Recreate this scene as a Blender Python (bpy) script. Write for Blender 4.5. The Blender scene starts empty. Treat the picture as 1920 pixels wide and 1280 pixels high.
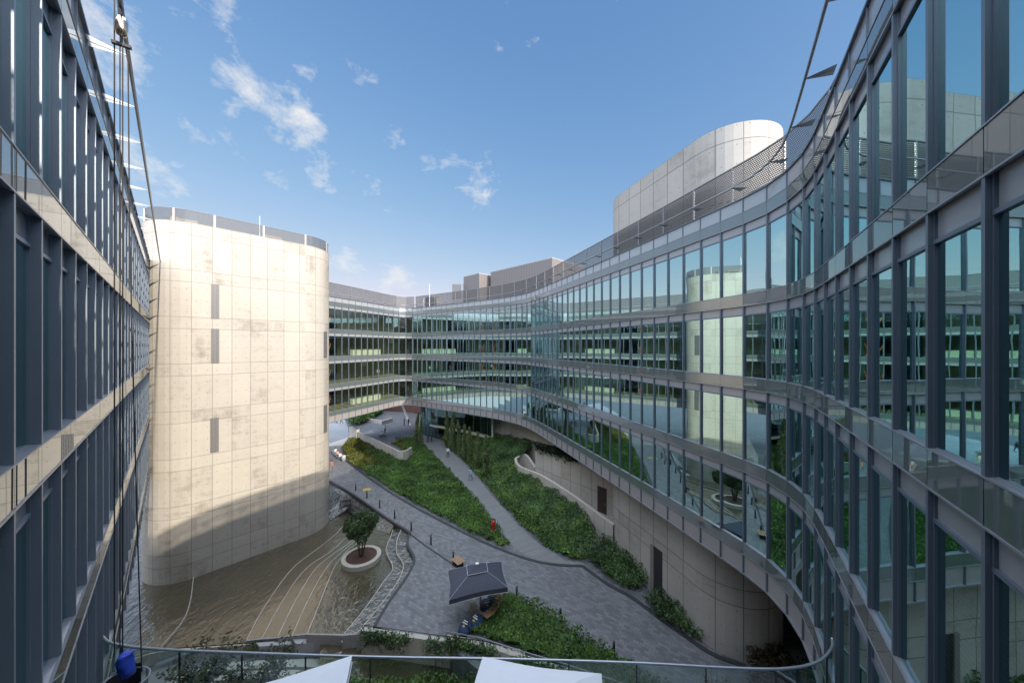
import bpy, math, random
from mathutils import Vector, Matrix
from mathutils.geometry import tessellate_polygon
random.seed(7)
HS = 4.2            # storey height in metres
EYE = 18.48         # eye height above the courtyard paving
F = 640.0; CX = 960.0; CY = 649.0
scene = bpy.context.scene
COL = scene.collection

def H(x, y, z): return Vector((x*HS, y*HS, z*HS+EYE))
def P(px, py, zh):                        # world point seen at (px,py) lying at height zh (in storeys from the eye)
    Z = -zh*F/(py-CY); return H((px-CX)/F*Z, Z, zh)
def G(px, py, zh=-4.4):
    p = P(px, py, zh); return Vector((p.x, p.y))

# ------------------------------------------------------------------ materials
def mat(name):
    m = bpy.data.materials.new(name); m.use_nodes = True
    nt = m.node_tree; nt.nodes.clear()
    out = nt.nodes.new('ShaderNodeOutputMaterial')
    return m, nt, out
def N(nt, t, **kw):
    n = nt.nodes.new(t)
    for k, v in kw.items():
        if hasattr(n, k): setattr(n, k, v)
        else: n.inputs[k.replace('_', ' ')].default_value = v
    return n
def L(nt, a, b): nt.links.new(a, b)
def mth(nt, op, a, b=None, c=None, clamp=False):
    n = nt.nodes.new('ShaderNodeMath'); n.operation = op; n.use_clamp = clamp
    for i, v in enumerate((a, b, c)):
        if v is None: continue
        if isinstance(v, (int, float)): n.inputs[i].default_value = v
        else: nt.links.new(v, n.inputs[i])
    return n.outputs[0]
def ramp(nt, fac, stops, interp='LINEAR'):
    r = nt.nodes.new('ShaderNodeValToRGB'); r.color_ramp.interpolation = interp
    e = r.color_ramp.elements
    while len(e) < len(stops): e.new(0.5)
    for el, (p, c) in zip(e, stops):
        el.position = p; el.color = (*c, 1) if len(c) == 3 else c
    nt.links.new(fac, r.inputs[0]); return r.outputs[0]
def mixc(nt, fac, a, b, mode='MIX'):
    n = nt.nodes.new('ShaderNodeMix'); n.data_type = 'RGBA'; n.blend_type = mode
    for i, v in ((0, fac), (6, a), (7, b)):
        if isinstance(v, (int, float)): n.inputs[i].default_value = v
        elif isinstance(v, tuple): n.inputs[i].default_value = (*v, 1)
        else: nt.links.new(v, n.inputs[i])
    return n.outputs[2]
def noise(nt, scale, detail=4, rough=.55, vec=None, dist=0):
    n = N(nt, 'ShaderNodeTexNoise'); n.inputs['Scale'].default_value = scale
    n.inputs['Detail'].default_value = detail; n.inputs['Roughness'].default_value = rough
    n.inputs['Distortion'].default_value = dist
    if vec is None:
        g = N(nt, 'ShaderNodeNewGeometry'); vec = g.outputs['Position']
    nt.links.new(vec, n.inputs['Vector']); return n.outputs['Fac']
def bump(nt, hgt, strength=.3, dist=.02):
    b = N(nt, 'ShaderNodeBump'); b.inputs['Strength'].default_value = strength
    b.inputs['Distance'].default_value = dist; nt.links.new(hgt, b.inputs['Height']); return b.outputs[0]
def principled(nt, out, base, rough=.5, metal=0, normal=None, spec=None, coat=None):
    b = N(nt, 'ShaderNodeBsdfPrincipled')
    if isinstance(base, tuple): b.inputs['Base Color'].default_value = (*base, 1)
    else: nt.links.new(base, b.inputs['Base Color'])
    if isinstance(rough, (int, float)): b.inputs['Roughness'].default_value = rough
    else: nt.links.new(rough, b.inputs['Roughness'])
    b.inputs['Metallic'].default_value = metal
    if spec is not None: b.inputs['Specular IOR Level'].default_value = spec
    if coat is not None: b.inputs['Coat Weight'].default_value = coat; b.inputs['Coat Roughness'].default_value = .02
    if normal is not None: nt.links.new(normal, b.inputs['Normal'])
    nt.links.new(b.outputs[0], out.inputs[0]); return b
M = {}
def simple(key, base, rough=.5, metal=0, var=.12, vscale=3., bmp=0, **kw):
    m, nt, out = mat(key)
    n = noise(nt, vscale, 5)
    c = mixc(nt, n, tuple(v*(1-var) for v in base), tuple(min(1, v*(1+var)) for v in base))
    nr = bump(nt, noise(nt, vscale*6, 3), bmp, .01) if bmp else None
    principled(nt, out, c, rough, metal, nr, **kw); M[key] = m; return m

simple('fin_metal', (.14,.175,.215), .40, .25, .06)
simple('fin_metal_lit', (.235,.275,.325), .40, .25, .06)  # same fin metal, with the left side's brighter light put into its colour
simple('sill_metal', (.34,.36,.40), .32, .6, .06)
simple('head_panel', (.33,.335,.345), .22, .1, .05, spec=.7)
simple('skirt_panel', (.33,.31,.305), .35, .1, .06)
simple('lip_metal', (.34,.35,.38), .35, .5, .05)
simple('rail_white', (.80,.79,.77), .45)
m_ = M['rail_white']; nt_ = m_.node_tree; tl_ = nt_.nodes.new('ShaderNodeBsdfTranslucent'); tl_.inputs[0].default_value = (.85,.83,.8,1); mx_ = nt_.nodes.new('ShaderNodeMixShader'); mx_.inputs[0].default_value = .6
pr_ = [n for n in nt_.nodes if n.type == 'BSDF_PRINCIPLED'][0]; nt_.links.new(pr_.outputs[0], mx_.inputs[1]); nt_.links.new(tl_.outputs[0], mx_.inputs[2]); nt_.links.new(mx_.outputs[0], [n for n in nt_.nodes if n.type == 'OUTPUT_MATERIAL'][0].inputs[0])
simple('bracket_grey', (.40,.43,.45), .45, .2)
simple('white_metal', (.80,.79,.77), .45, 0, .04)
simple('steel_tube', (.30,.29,.29), .35, .5, .05)
simple('dark_metal', (.035,.036,.04), .45, .2, .1)
simple('cable', (.05,.047,.043), .6, .3, .2)
simple('copper', (.75,.55,.40), .2, 1, .1)
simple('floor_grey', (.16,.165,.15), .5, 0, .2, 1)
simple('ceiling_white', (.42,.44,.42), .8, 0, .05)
simple('inner_wall_pale', (.42,.43,.36), .8, 0, .5, .4)  # bridge wing's inner wall, lightened: daylight indoors put into the colour
simple('floor_lit', (.45,.43,.33), .5, 0, .2, 1)  # bridge wing's floor, sunlight on it put into the colour
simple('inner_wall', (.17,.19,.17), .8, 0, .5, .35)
simple('blind_cloth', (.45,.45,.42), .8)
simple('counter_white', (.82,.84,.76), .5, 0, .04)
simple('roof_grey', (.28,.27,.26), .9, 0, .2)
simple('clad_brown', (.17,.155,.15), .5, .2, .1)
simple('clad_pale', (.40,.38,.36), .5, .1, .1)
simple('canopy_navy', (.045,.052,.075), .75, 0, .12, 4, .2)
simple('canopy_white', (.70,.72,.76), .8, 0, .05, 2, .15)
simple('piping_pale', (.45,.46,.48), .7)
simple('wood_slat', (.36,.22,.13), .55, 0, .3, 8)
simple('beanbag_blue', (.02,.05,.13), .7, 0, .2)
simple('logo_yellow', (.75,.55,.06), .6)
simple('logo_white', (.75,.78,.75), .6)
simple('hydrant_red', (.55,.02,.02), .4)
simple('bag_blue', (.02,.07,.50), .5, 0, .35, 6, .4)
simple('bark', (.10,.075,.05), .9, 0, .3, 6, .5)
simple('soil', (.095,.05,.042), .95, 0, .45, 9, .6)
simple('stone_pale', (.46,.43,.37), .7, 0, .15, 5, .2)
simple('kerb_dark', (.035,.036,.04), .6, 0, .2)
simple('door_brown', (.055,.035,.032), .5, 0, .2)
simple('rust_wall', (.10,.04,.032), .7, 0, .3, 1)
simple('yellow_cover', (.42,.30,.09), .6, 0, .25, 5)
simple('orange', (.65,.16,.05), .5)
simple('road_pale', (.33,.33,.34), .8, 0, .25, .25)
simple('skin', (.45,.26,.18), .6)
for k, c in dict(shirt_white=(.7,.72,.75), shirt_black=(.02,.02,.022), shirt_lightblue=(.30,.45,.65), shirt_orange=(.38,.14,.09),
                 shirt_pink=(.65,.32,.34), trousers_dark=(.025,.027,.035), trousers_jeans=(.12,.20,.36), trousers_grey=(.16,.16,.17), hair_dark=(.02,.014,.01)).items():
    simple(k, c, .8)

def glass_mat(key, tint, refl, base_r, refl_rough=0.0, wob=.06):
    m, nt, out = mat(key)
    g = N(nt, 'ShaderNodeNewGeometry')
    nz = noise(nt, .55, 1.5, .4)
    nr = bump(nt, nz, wob, .05)
    lw = N(nt, 'ShaderNodeFresnel'); lw.inputs['IOR'].default_value = 1.55
    fac = mth(nt, 'MULTIPLY_ADD', lw.outputs[0], 1-base_r, base_r, clamp=True)
    tr = N(nt, 'ShaderNodeBsdfTransparent'); tr.inputs[0].default_value = (*tint, 1)
    gl = N(nt, 'ShaderNodeBsdfGlossy'); gl.inputs[0].default_value = (*refl, 1); gl.inputs['Roughness'].default_value = refl_rough
    L(nt, nr, gl.inputs['Normal'])
    mx = N(nt, 'ShaderNodeMixShader'); L(nt, fac, mx.inputs[0]); L(nt, tr.outputs[0], mx.inputs[1]); L(nt, gl.outputs[0], mx.inputs[2])
    L(nt, mx.outputs[0], out.inputs[0]); M[key] = m
glass_mat('glass', (.30,.47,.46), (.66,.94,.94), .68)
glass_mat('glass_lobby', (.16,.27,.27), (.6,.85,.85), .16)
glass_mat('glass_rail', (.62,.76,.74), (.8,.9,.95), .10)
glass_mat('glass_clear', (.80,.88,.80), (.80,.92,.86), .12)
def spandrel_mat(key, base, r0, k, rough):
    m, nt, out = mat(key)
    nr = bump(nt, noise(nt, .5, 1.5, .4), .05, .05)
    lw = N(nt, 'ShaderNodeFresnel'); lw.inputs['IOR'].default_value = 1.6
    fac = mth(nt, 'MULTIPLY_ADD', lw.outputs[0], k, r0, clamp=True)
    d = N(nt, 'ShaderNodeBsdfDiffuse'); d.inputs[0].default_value = (*base, 1)
    gl = N(nt, 'ShaderNodeBsdfGlossy'); gl.inputs[0].default_value = (.88,.9,.9, 1); gl.inputs['Roughness'].default_value = rough
    L(nt, nr, gl.inputs['Normal'])
    mx = N(nt, 'ShaderNodeMixShader'); L(nt, fac, mx.inputs[0]); L(nt, d.outputs[0], mx.inputs[1]); L(nt, gl.outputs[0], mx.inputs[2])
    L(nt, mx.outputs[0], out.inputs[0]); M[key] = m
spandrel_mat('spandrel_glass', (.125,.15,.15), .15, .83, .01)
spandrel_mat('parapet_glass', (.34,.36,.38), .10, .6, .06)

def concrete(key, base, pw, storey, f0, pair, holes=True, stain=.5, jmix=.8):
    """board-marked concrete: panel joints and tie holes in UV metres"""
    m, nt, out = mat(key)
    uv = N(nt, 'ShaderNodeUVMap'); sp = N(nt, 'ShaderNodeSeparateXYZ'); L(nt, uv.outputs[0], sp.inputs[0])
    u, v = sp.outputs[0], sp.outputs[1]
    un = mth(nt, 'DIVIDE', u, pw); vn = mth(nt, 'DIVIDE', v, storey)
    uf = mth(nt, 'FRACT', un); vf = mth(nt, 'FRACT', mth(nt, 'SUBTRACT', vn, f0-100))
    def line(fr, at, w):
        d = mth(nt, 'ABSOLUTE', mth(nt, 'SUBTRACT', fr, at))
        d = mth(nt, 'MINIMUM', d, mth(nt, 'SUBTRACT', 1, d))
        return mth(nt, 'LESS_THAN', d, w)
    jv = line(uf, 0, .028/pw); jh = mth(nt, 'MAXIMUM', line(vf, 0, .026/storey), line(vf, pair, .026/storey))
    joint = mth(nt, 'MAXIMUM', jv, jh)
    # panel id
    row = mth(nt, 'ADD', mth(nt, 'MULTIPLY', mth(nt, 'FLOOR', mth(nt, 'SUBTRACT', vn, f0-100)), 2), mth(nt, 'GREATER_THAN', vf, pair))
    cid = N(nt, 'ShaderNodeCombineXYZ'); L(nt, mth(nt, 'FLOOR', un), cid.inputs[0]); L(nt, row, cid.inputs[1])
    wn = N(nt, 'ShaderNodeTexWhiteNoise'); wn.noise_dimensions = '2D'; L(nt, cid.outputs[0], wn.inputs['Vector'])
    big = noise(nt, .28, 5, .6); fine = noise(nt, 2.2, 7, .7)
    mp = N(nt, 'ShaderNodeMapping'); mp.inputs['Scale'].default_value = (1.6, .22, 1); L(nt, uv.outputs[0], mp.inputs[0])
    streak = noise(nt, 1.2, 5, .65, mp.outputs[0])
    mp2 = N(nt, 'ShaderNodeMapping'); mp2.inputs['Scale'].default_value = (.5, 2.6, 1); L(nt, uv.outputs[0], mp2.inputs[0])
    hstreak = noise(nt, .9, 6, .7, mp2.outputs[0])
    t = mth(nt, 'MULTIPLY', wn.outputs[0], .26)
    t = mth(nt, 'ADD', t, mth(nt, 'MULTIPLY', big, .5)); t = mth(nt, 'ADD', t, mth(nt, 'MULTIPLY', fine, .35))
    t = mth(nt, 'ADD', t, mth(nt, 'MULTIPLY', streak, .3)); t = mth(nt, 'ADD', t, mth(nt, 'MULTIPLY', hstreak, .45)); t = mth(nt, 'SUBTRACT', t, .42)
    dark = tuple(b*(1-.55*stain)*k for b, k in zip(base, (1.02, .95, .85))); lite = tuple(min(.85, b*1.16) for b in base)
    c = ramp(nt, t, [(.16, dark), (.42, base), (.78, lite)])
    c = mixc(nt, mth(nt, 'MULTIPLY', joint, jmix), c, tuple(b*.28 for b in base))
    if holes:
        hx = mth(nt, 'ABSOLUTE', mth(nt, 'SUBTRACT', mth(nt, 'ABSOLUTE', mth(nt, 'SUBTRACT', uf, .5)), .27))
        vv = mth(nt, 'FRACT', mth(nt, 'DIVIDE', v, storey*.25))
        hy = mth(nt, 'ABSOLUTE', mth(nt, 'SUBTRACT', vv, .5))
        r = mth(nt, 'SQRT', mth(nt, 'ADD', mth(nt, 'POWER', mth(nt, 'MULTIPLY', hx, pw), 2), mth(nt, 'POWER', mth(nt, 'MULTIPLY', hy, storey*.25), 2)))
        hole = mth(nt, 'LESS_THAN', r, .035)
        c = mixc(nt, mth(nt, 'MULTIPLY', hole, .7), c, tuple(b*.25 for b in base))
    hgt = mth(nt, 'SUBTRACT', mth(nt, 'MULTIPLY', fine, .25), joint)
    principled(nt, out, c, .75, 0, bump(nt, hgt, .35, .02)); M[key] = m
concrete('concrete_tower', (.405,.372,.32), .339*HS, HS, .772, .253, stain=.95, jmix=.5)
concrete('concrete_core', (.37,.35,.315), .345*HS, HS*1.092, .687, .22, stain=.7)
concrete('concrete_wall', (.42,.39,.345), 1.5, 9, .3, .5, holes=False, stain=.6)

def paving(key, base, bw, bh, rot, var=.35, mortar=.012):
    m, nt, out = mat(key)
    g = N(nt, 'ShaderNodeNewGeometry')
    mp = N(nt, 'ShaderNodeMapping'); mp.inputs['Rotation'].default_value = (0, 0, math.radians(rot)); L(nt, g.outputs['Position'], mp.inputs[0])
    br = N(nt, 'ShaderNodeTexBrick'); L(nt, mp.outputs[0], br.inputs['Vector'])
    br.inputs['Scale'].default_value = 1; br.inputs['Brick Width'].default_value = bw; br.inputs['Row Height'].default_value = bh
    br.inputs['Mortar Size'].default_value = mortar; br.inputs['Mortar Smooth'].default_value = .1; br.inputs['Bias'].default_value = 0
    br.inputs['Color1'].default_value = (*[b*(1-var) for b in base], 1); br.inputs['Color2'].default_value = (*[b*(1+var) for b in base], 1)
    br.inputs['Mortar'].default_value = (*[b*.4 for b in base], 1)
    c = mixc(nt, mth(nt, 'MULTIPLY', noise(nt, .22, 6, .65), .75), br.outputs[0], tuple(b*.62 for b in base))
    c = mixc(nt, mth(nt, 'MULTIPLY', noise(nt, 5, 6, .7), .3), c, tuple(b*1.5 for b in base))
    rg = mth(nt, 'MULTIPLY_ADD', noise(nt, .6, 4), .4, .32)
    principled(nt, out, c, rg, 0, bump(nt, mth(nt, 'SUBTRACT', noise(nt, 9, 4), br.outputs['Fac']), .25, .01)); M[key] = m
paving('paving_slate', (.150,.155,.163), .38, .21, 33, .5)
paving('paving_path', (.19,.192,.193), 2.4, .30, -28, .15)

def water(key, base, sc, strength, rough=.03, stretch=(1,1,1), rot=0, k=2.4):
    m, nt, out = mat(key)
    g = N(nt, 'ShaderNodeNewGeometry')
    mp = N(nt, 'ShaderNodeMapping'); mp.inputs['Scale'].default_value = stretch; mp.inputs['Rotation'].default_value = (0,0,rot); L(nt, g.outputs['Position'], mp.inputs[0])
    h1 = noise(nt, sc, 3, .6, mp.outputs[0], .4); h2 = noise(nt, sc*.3, 2, .5, mp.outputs[0], .3)
    hh = mth(nt, 'ADD', h1, mth(nt, 'MULTIPLY', h2, 1.2))
    c = mixc(nt, noise(nt, .35, 4, .6), tuple(b*.55 for b in base), tuple(b*1.4 for b in base))
    nr = bump(nt, hh, strength, .13)
    d = N(nt, 'ShaderNodeBsdfDiffuse'); L(nt, c, d.inputs[0])
    gl = N(nt, 'ShaderNodeBsdfGlossy'); gl.inputs['Roughness'].default_value = rough; L(nt, nr, gl.inputs['Normal'])
    fr = N(nt, 'ShaderNodeFresnel'); fr.inputs['IOR'].default_value = 1.6; L(nt, nr, fr.inputs['Normal'])
    mx = N(nt, 'ShaderNodeMixShader'); L(nt, mth(nt, 'MULTIPLY', fr.outputs[0], k, clamp=True), mx.inputs[0]); L(nt, d.outputs[0], mx.inputs[1]); L(nt, gl.outputs[0], mx.inputs[2])
    L(nt, mx.outputs[0], out.inputs[0]); M[key] = m
water('water_pool', (.075,.062,.034), 3.2, .6, .05, (1, .55, 1), .8)
water('water_calm', (.088,.07,.042), 2.4, .3, .04, (1, .6, 1), .8)
water('water_cascade', (.07,.065,.055), 3.0, 1.0, .05, k=2.8)

def leafmat(key, dark, light, scale=.5):
    m, nt, out = mat(key)
    a = noise(nt, scale, 4, .6); b = noise(nt, scale*9, 2, .5)
    t = mth(nt, 'ADD', mth(nt, 'MULTIPLY', a, .62), mth(nt, 'MULTIPLY', b, .42))
    c = ramp(nt, t, [(.40, dark), (.53, tuple((x+y)/2*.85 for x, y in zip(dark, light))), (.66, light)])
    d = N(nt, 'ShaderNodeBsdfDiffuse'); L(nt, c, d.inputs[0])
    tl = N(nt, 'ShaderNodeBsdfTranslucent'); L(nt, c, tl.inputs[0])
    gl = N(nt, 'ShaderNodeBsdfGlossy'); gl.inputs['Roughness'].default_value = .45; gl.inputs[0].default_value = (.5,.5,.5,1)
    m1 = N(nt, 'ShaderNodeMixShader'); m1.inputs[0].default_value = .3; L(nt, d.outputs[0], m1.inputs[1]); L(nt, tl.outputs[0], m1.inputs[2])
    m2 = N(nt, 'ShaderNodeMixShader'); m2.inputs[0].default_value = .05; L(nt, m1.outputs[0], m2.inputs[1]); L(nt, gl.outputs[0], m2.inputs[2])
    L(nt, m2.outputs[0], out.inputs[0]); M[key] = m
leafmat('leaf_bed', (.04,.09,.025), (.17,.30,.06))
leafmat('leaf_bed_dark', (.034,.072,.03), (.13,.23,.07))
leafmat('leaf_bed_light', (.05,.11,.025), (.22,.36,.07))
leafmat('leaf_bed_yellow', (.05,.07,.012), (.20,.19,.03), .8)
leafmat('leaf_cypress', (.09,.14,.05), (.26,.32,.13), 1.5)
leafmat('leaf_tree', (.04,.075,.035), (.14,.21,.085), 1.2)
leafmat('leaf_ivy', (.016,.026,.016), (.05,.065,.035), 1.2)
leafmat('leaf_shrub', (.05,.07,.035), (.17,.19,.10), 1.5)
leafmat('leaf_brown', (.03,.022,.012), (.10,.075,.035), 1.2)

def mesh_fence_mat():
    m, nt, out = mat('mesh_screen')
    uv = N(nt, 'ShaderNodeUVMap'); sp = N(nt, 'ShaderNodeSeparateXYZ'); L(nt, uv.outputs[0], sp.inputs[0])
    s1 = mth(nt, 'SINE', mth(nt, 'MULTIPLY', sp.outputs[1], 62)); s2 = mth(nt, 'SINE', mth(nt, 'MULTIPLY', mth(nt, 'ADD', sp.outputs[0], mth(nt, 'MULTIPLY', mth(nt, 'FLOOR', mth(nt, 'MULTIPLY', sp.outputs[1], 9.87)), .05)), 62))
    o = mth(nt, 'GREATER_THAN', mth(nt, 'ADD', s1, mth(nt, 'MULTIPLY', s2, .5)), .55)
    b = N(nt, 'ShaderNodeBsdfPrincipled'); b.inputs['Base Color'].default_value = (.10,.095,.092,1); b.inputs['Roughness'].default_value = .6; b.inputs['Metallic'].default_value = .3
    t = N(nt, 'ShaderNodeBsdfTransparent')
    mx = N(nt, 'ShaderNodeMixShader'); L(nt, o, mx.inputs[0]); L(nt, b.outputs[0], mx.inputs[1]); L(nt, t.outputs[0], mx.inputs[2])
    L(nt, mx.outputs[0], out.inputs[0]); M['mesh_screen'] = m
mesh_fence_mat()
def grille_mat():
    m, nt, out = mat('grille')
    ck = N(nt, 'ShaderNodeTexChecker'); uv = N(nt, 'ShaderNodeUVMap'); mp = N(nt, 'ShaderNodeMapping'); mp.inputs['Rotation'].default_value = (0,0,.785)
    L(nt, uv.outputs[0], mp.inputs[0]); L(nt, mp.outputs[0], ck.inputs[0]); ck.inputs['Scale'].default_value = 15
    ck.inputs[1].default_value = (.05,.05,.055,1); ck.inputs[2].default_value = (.26,.25,.24,1)
    principled(nt, out, ck.outputs[0], .5, .2); M['grille'] = m
grille_mat()
def ribbed_mat():
    m, nt, out = mat('ribbed_clad')
    uv = N(nt, 'ShaderNodeUVMap'); sp = N(nt, 'ShaderNodeSeparateXYZ'); L(nt, uv.outputs[0], sp.inputs[0])
    f = mth(nt, 'FRACT', mth(nt, 'MULTIPLY', sp.outputs[0], 1.6))
    l = mth(nt, 'LESS_THAN', f, .1)
    c = mixc(nt, mth(nt, 'MULTIPLY', l, .6), (.20,.18,.175), (.08,.07,.07))
    principled(nt, out, c, .55, .2); M['ribbed_clad'] = m
ribbed_mat()

# ------------------------------------------------------------------ mesh helper
class MB:
    def __init__(s): s.v = []; s.f = []; s.m = []; s.uv = []
    def face(s, pts, mi=0, uv=None):
        i = len(s.v); s.v += [tuple(p) for p in pts]; s.f.append(tuple(range(i, i+len(pts)))); s.m.append(mi); s.uv.append(uv)
    def box(s, c, sx, sy, sz, rz=0, mi=0, taper=1.):
        ca, sa = math.cos(rz), math.sin(rz); i = len(s.v)
        for dz in (-.5, .5):
            k = taper if dz > 0 else 1
            for dx, dy in ((-.5,-.5),(.5,-.5),(.5,.5),(-.5,.5)):
                x, y = dx*sx*k, dy*sy*k
                s.v.append((c[0]+x*ca-y*sa, c[1]+x*sa+y*ca, c[2]+dz*sz))
        for f in ((0,3,2,1),(4,5,6,7),(0,1,5,4),(1,2,6,5),(2,3,7,6),(3,0,4,7)):
            s.f.append(tuple(i+k for k in f)); s.m.append(mi); s.uv.append(None)
    def hexa(s, p, mi=0):                 # 8 points: bottom loop then top loop
        i = len(s.v); s.v += [tuple(q) for q in p]
        for f in ((0,3,2,1),(4,5,6,7),(0,1,5,4),(1,2,6,5),(2,3,7,6),(3,0,4,7)):
            s.f.append(tuple(i+k for k in f)); s.m.append(mi); s.uv.append(None)
    def tube(s, path, r, n=8, mi=0, caps=True):
        path = [Vector(p) for p in path]; rings = []
        up = Vector((0,0,1))
        for k, p in enumerate(path):
            a = path[max(0,k-1)]; b = path[min(len(path)-1,k+1)]
            t = (b-a).normalized(); u = t.cross(up)
            if u.length < 1e-3: u = t.cross(Vector((1,0,0)))
            u.normalize(); w = u.cross(t)
            rr = r[k] if isinstance(r, (list, tuple)) else r
            i = len(s.v)
            for j in range(n):
                a_ = 2*math.pi*j/n; s.v.append(tuple(p+(u*math.cos(a_)+w*math.sin(a_))*rr))
            rings.append(i)
        for k in range(len(rings)-1):
            for j in range(n):
                s.f.append((rings[k]+j, rings[k]+(j+1)%n, rings[k+1]+(j+1)%n, rings[k+1]+j)); s.m.append(mi); s.uv.append(None)
        if caps:
            s.f.append(tuple(rings[0]+j for j in range(n))); s.m.append(mi); s.uv.append(None)
            s.f.append(tuple(rings[-1]+j for j in reversed(range(n)))); s.m.append(mi); s.uv.append(None)
    def lathe(s, c, prof, n=16, mi=0):
        base = len(s.v)
        for r, z in prof:
            for j in range(n):
                a = 2*math.pi*j/n; s.v.append((c[0]+r*math.cos(a), c[1]+r*math.sin(a), c[2]+z))
        for k in range(len(prof)-1):
            for j in range(n):
                s.f.append((base+k*n+j, base+k*n+(j+1)%n, base+(k+1)*n+(j+1)%n, base+(k+1)*n+j)); s.m.append(mi); s.uv.append(None)
    def poly(s, pts2, z, mi=0):           # flat, possibly concave polygon
        p3 = [Vector((p[0], p[1], 0)) for p in pts2]
        i = len(s.v); s.v += [(p[0], p[1], z) for p in pts2]
        for t in tessellate_polygon([p3]):
            a, b, c = t
            if (p3[b]-p3[a]).cross(p3[c]-p3[a]).z < 0: b, c = c, b
            s.f.append((i+a, i+b, i+c)); s.m.append(mi); s.uv.append(None)
    def prism(s, pts2, z0, z1, mi=0):
        s.poly(pts2, z1, mi); n = len(pts2)
        for k in range(n):
            a, b = pts2[k], pts2[(k+1)%n]
            s.face([(a[0],a[1],z0),(b[0],b[1],z0),(b[0],b[1],z1),(a[0],a[1],z1)], mi)
    def ribbon(s, line, w, z0, z1, mi=0):  # wall of thickness w along a plan polyline
        a = offset(line, w/2); b = offset(line, -w/2)
        u = 0
        for k in range(len(line)-1):
            d = (Vector(line[k+1])-Vector(line[k])).length
            q = [(p[0],p[1]) for p in (a[k],a[k+1],b[k+1],b[k])]
            for (p, r) in ((a[k],a[k+1]),(b[k],b[k+1])):
                s.face([(p[0],p[1],z0),(r[0],r[1],z0),(r[0],r[1],z1),(p[0],p[1],z1)], mi, [(u,z0),(u+d,z0),(u+d,z1),(u,z1)])
            s.face([(x,y,z1) for x,y in q], mi, [(u,z1),(u+d,z1),(u+d,z1+w),(u,z1+w)])
            u += d
        for k in (0, -1):
            s.face([(a[k][0],a[k][1],z0),(b[k][0],b[k][1],z0),(b[k][0],b[k][1],z1),(a[k][0],a[k][1],z1)], mi, [(0,z0),(w,z0),(w,z1),(0,z1)])
    def build(s, name, mats, parent=None, smooth=False):
        me = bpy.data.meshes.new(name); me.from_pydata(s.v, [], s.f)
        if not isinstance(mats, (list, tuple)): mats = [mats]
        for m_ in mats: me.materials.append(M[m_] if isinstance(m_, str) else m_)
        me.polygons.foreach_set('material_index', s.m)
        if any(u is not None for u in s.uv):
            ul = me.uv_layers.new(name='UVMap'); k = 0
            for f, u in zip(s.f, s.uv):
                for j in range(len(f)):
                    if u is not None: ul.data[k].uv = u[j]
                    k += 1
        if smooth: me.polygons.foreach_set('use_smooth', [True]*len(s.f))
        me.update()
        o = bpy.data.objects.new(name, me); COL.objects.link(o)
        if parent is not None: o.parent = parent
        return o

def offset(line, d):
    """shift a plan polyline to its left by d"""
    line = [Vector((p[0], p[1])) for p in line]; out = []
    for k in range(len(line)):
        a = line[max(0,k-1)]; b = line[min(len(line)-1,k+1)]
        n1 = None
        if 0 < k < len(line)-1:
            t1 = (line[k]-a).normalized(); t2 = (b-line[k]).normalized()
            m1 = Vector((-t1.y,t1.x)); m2 = Vector((-t2.y,t2.x)); n = m1+m2
            n = n/max(.5, n.dot(m1)) if n.length > 1e-6 else m1
        else:
            t = (b-a).normalized(); n = Vector((-t.y,t.x))
        out.append(line[k]+n*d)
    return out
def empty(name, label, cat, group=None):
    o = bpy.data.objects.new(name, None); COL.objects.link(o); o.empty_display_size = .3
    tag(o, label, cat, group); return o
def tag(o, label, cat, group=None, kind=None):
    o['label'] = label; o['category'] = cat
    if group: o['group'] = group
    if kind: o['kind'] = kind
    return o
def struct(o): o['kind'] = 'structure'; return o
def stuff(o, label=None, cat=None):
    o['kind'] = 'stuff'
    if label: o['label'] = label; o['category'] = cat
    return o
def catmull(pts, n=10):
    pts = [Vector(p) for p in pts]; q = [pts[0]*2-pts[1]]+pts+[pts[-1]*2-pts[-2]]; out = []
    for i in range(1, len(q)-2):
        a, b, c, d = q[i-1], q[i], q[i+1], q[i+2]
        for k in range(n):
            t = k/n; out.append(.5*((2*b)+(c-a)*t+(2*a-5*b+4*c-d)*t*t+(3*b-a-3*c+d)*t**3))
    out.append(pts[-1]); return out
def arclen(line):
    s = [0]
    for a, b in zip(line, line[1:]): s.append(s[-1]+(b-a).length)
    return s
def at_len(line, S, x):
    for k in range(len(S)-1):
        if x <= S[k+1] or k == len(S)-2:
            t = (x-S[k])/(S[k+1]-S[k]); return line[k].lerp(line[k+1], t)
def inside(p, poly):
    x, y = p[0], p[1]; c = False; n = len(poly)
    for i in range(n):
        x1, y1 = poly[i][0], poly[i][1]; x2, y2 = poly[(i+1)%n][0], poly[(i+1)%n][1]
        if (y1 > y) != (y2 > y) and x < (x2-x1)*(y-y1)/(y2-y1)+x1: c = not c
    return c

# ------------------------------------------------------------------ glass facades
W = .325*HS
ROWS = [(.625, 1.483), (-.375, .488), (-1.375, -.512), (-2.375, -1.512)]      # window sill / head, storeys from the eye
SPAN = [(1.483, 1.62), (.488, .625), (-.512, -.375), (-1.512, -1.375), (-2.515, -2.375)]
PAR = (1.62, 1.785); SKIRT = (-2.735, -2.515)
zz = lambda k: k*HS+EYE
GD = .085                                 # depth of the window reveal

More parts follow.
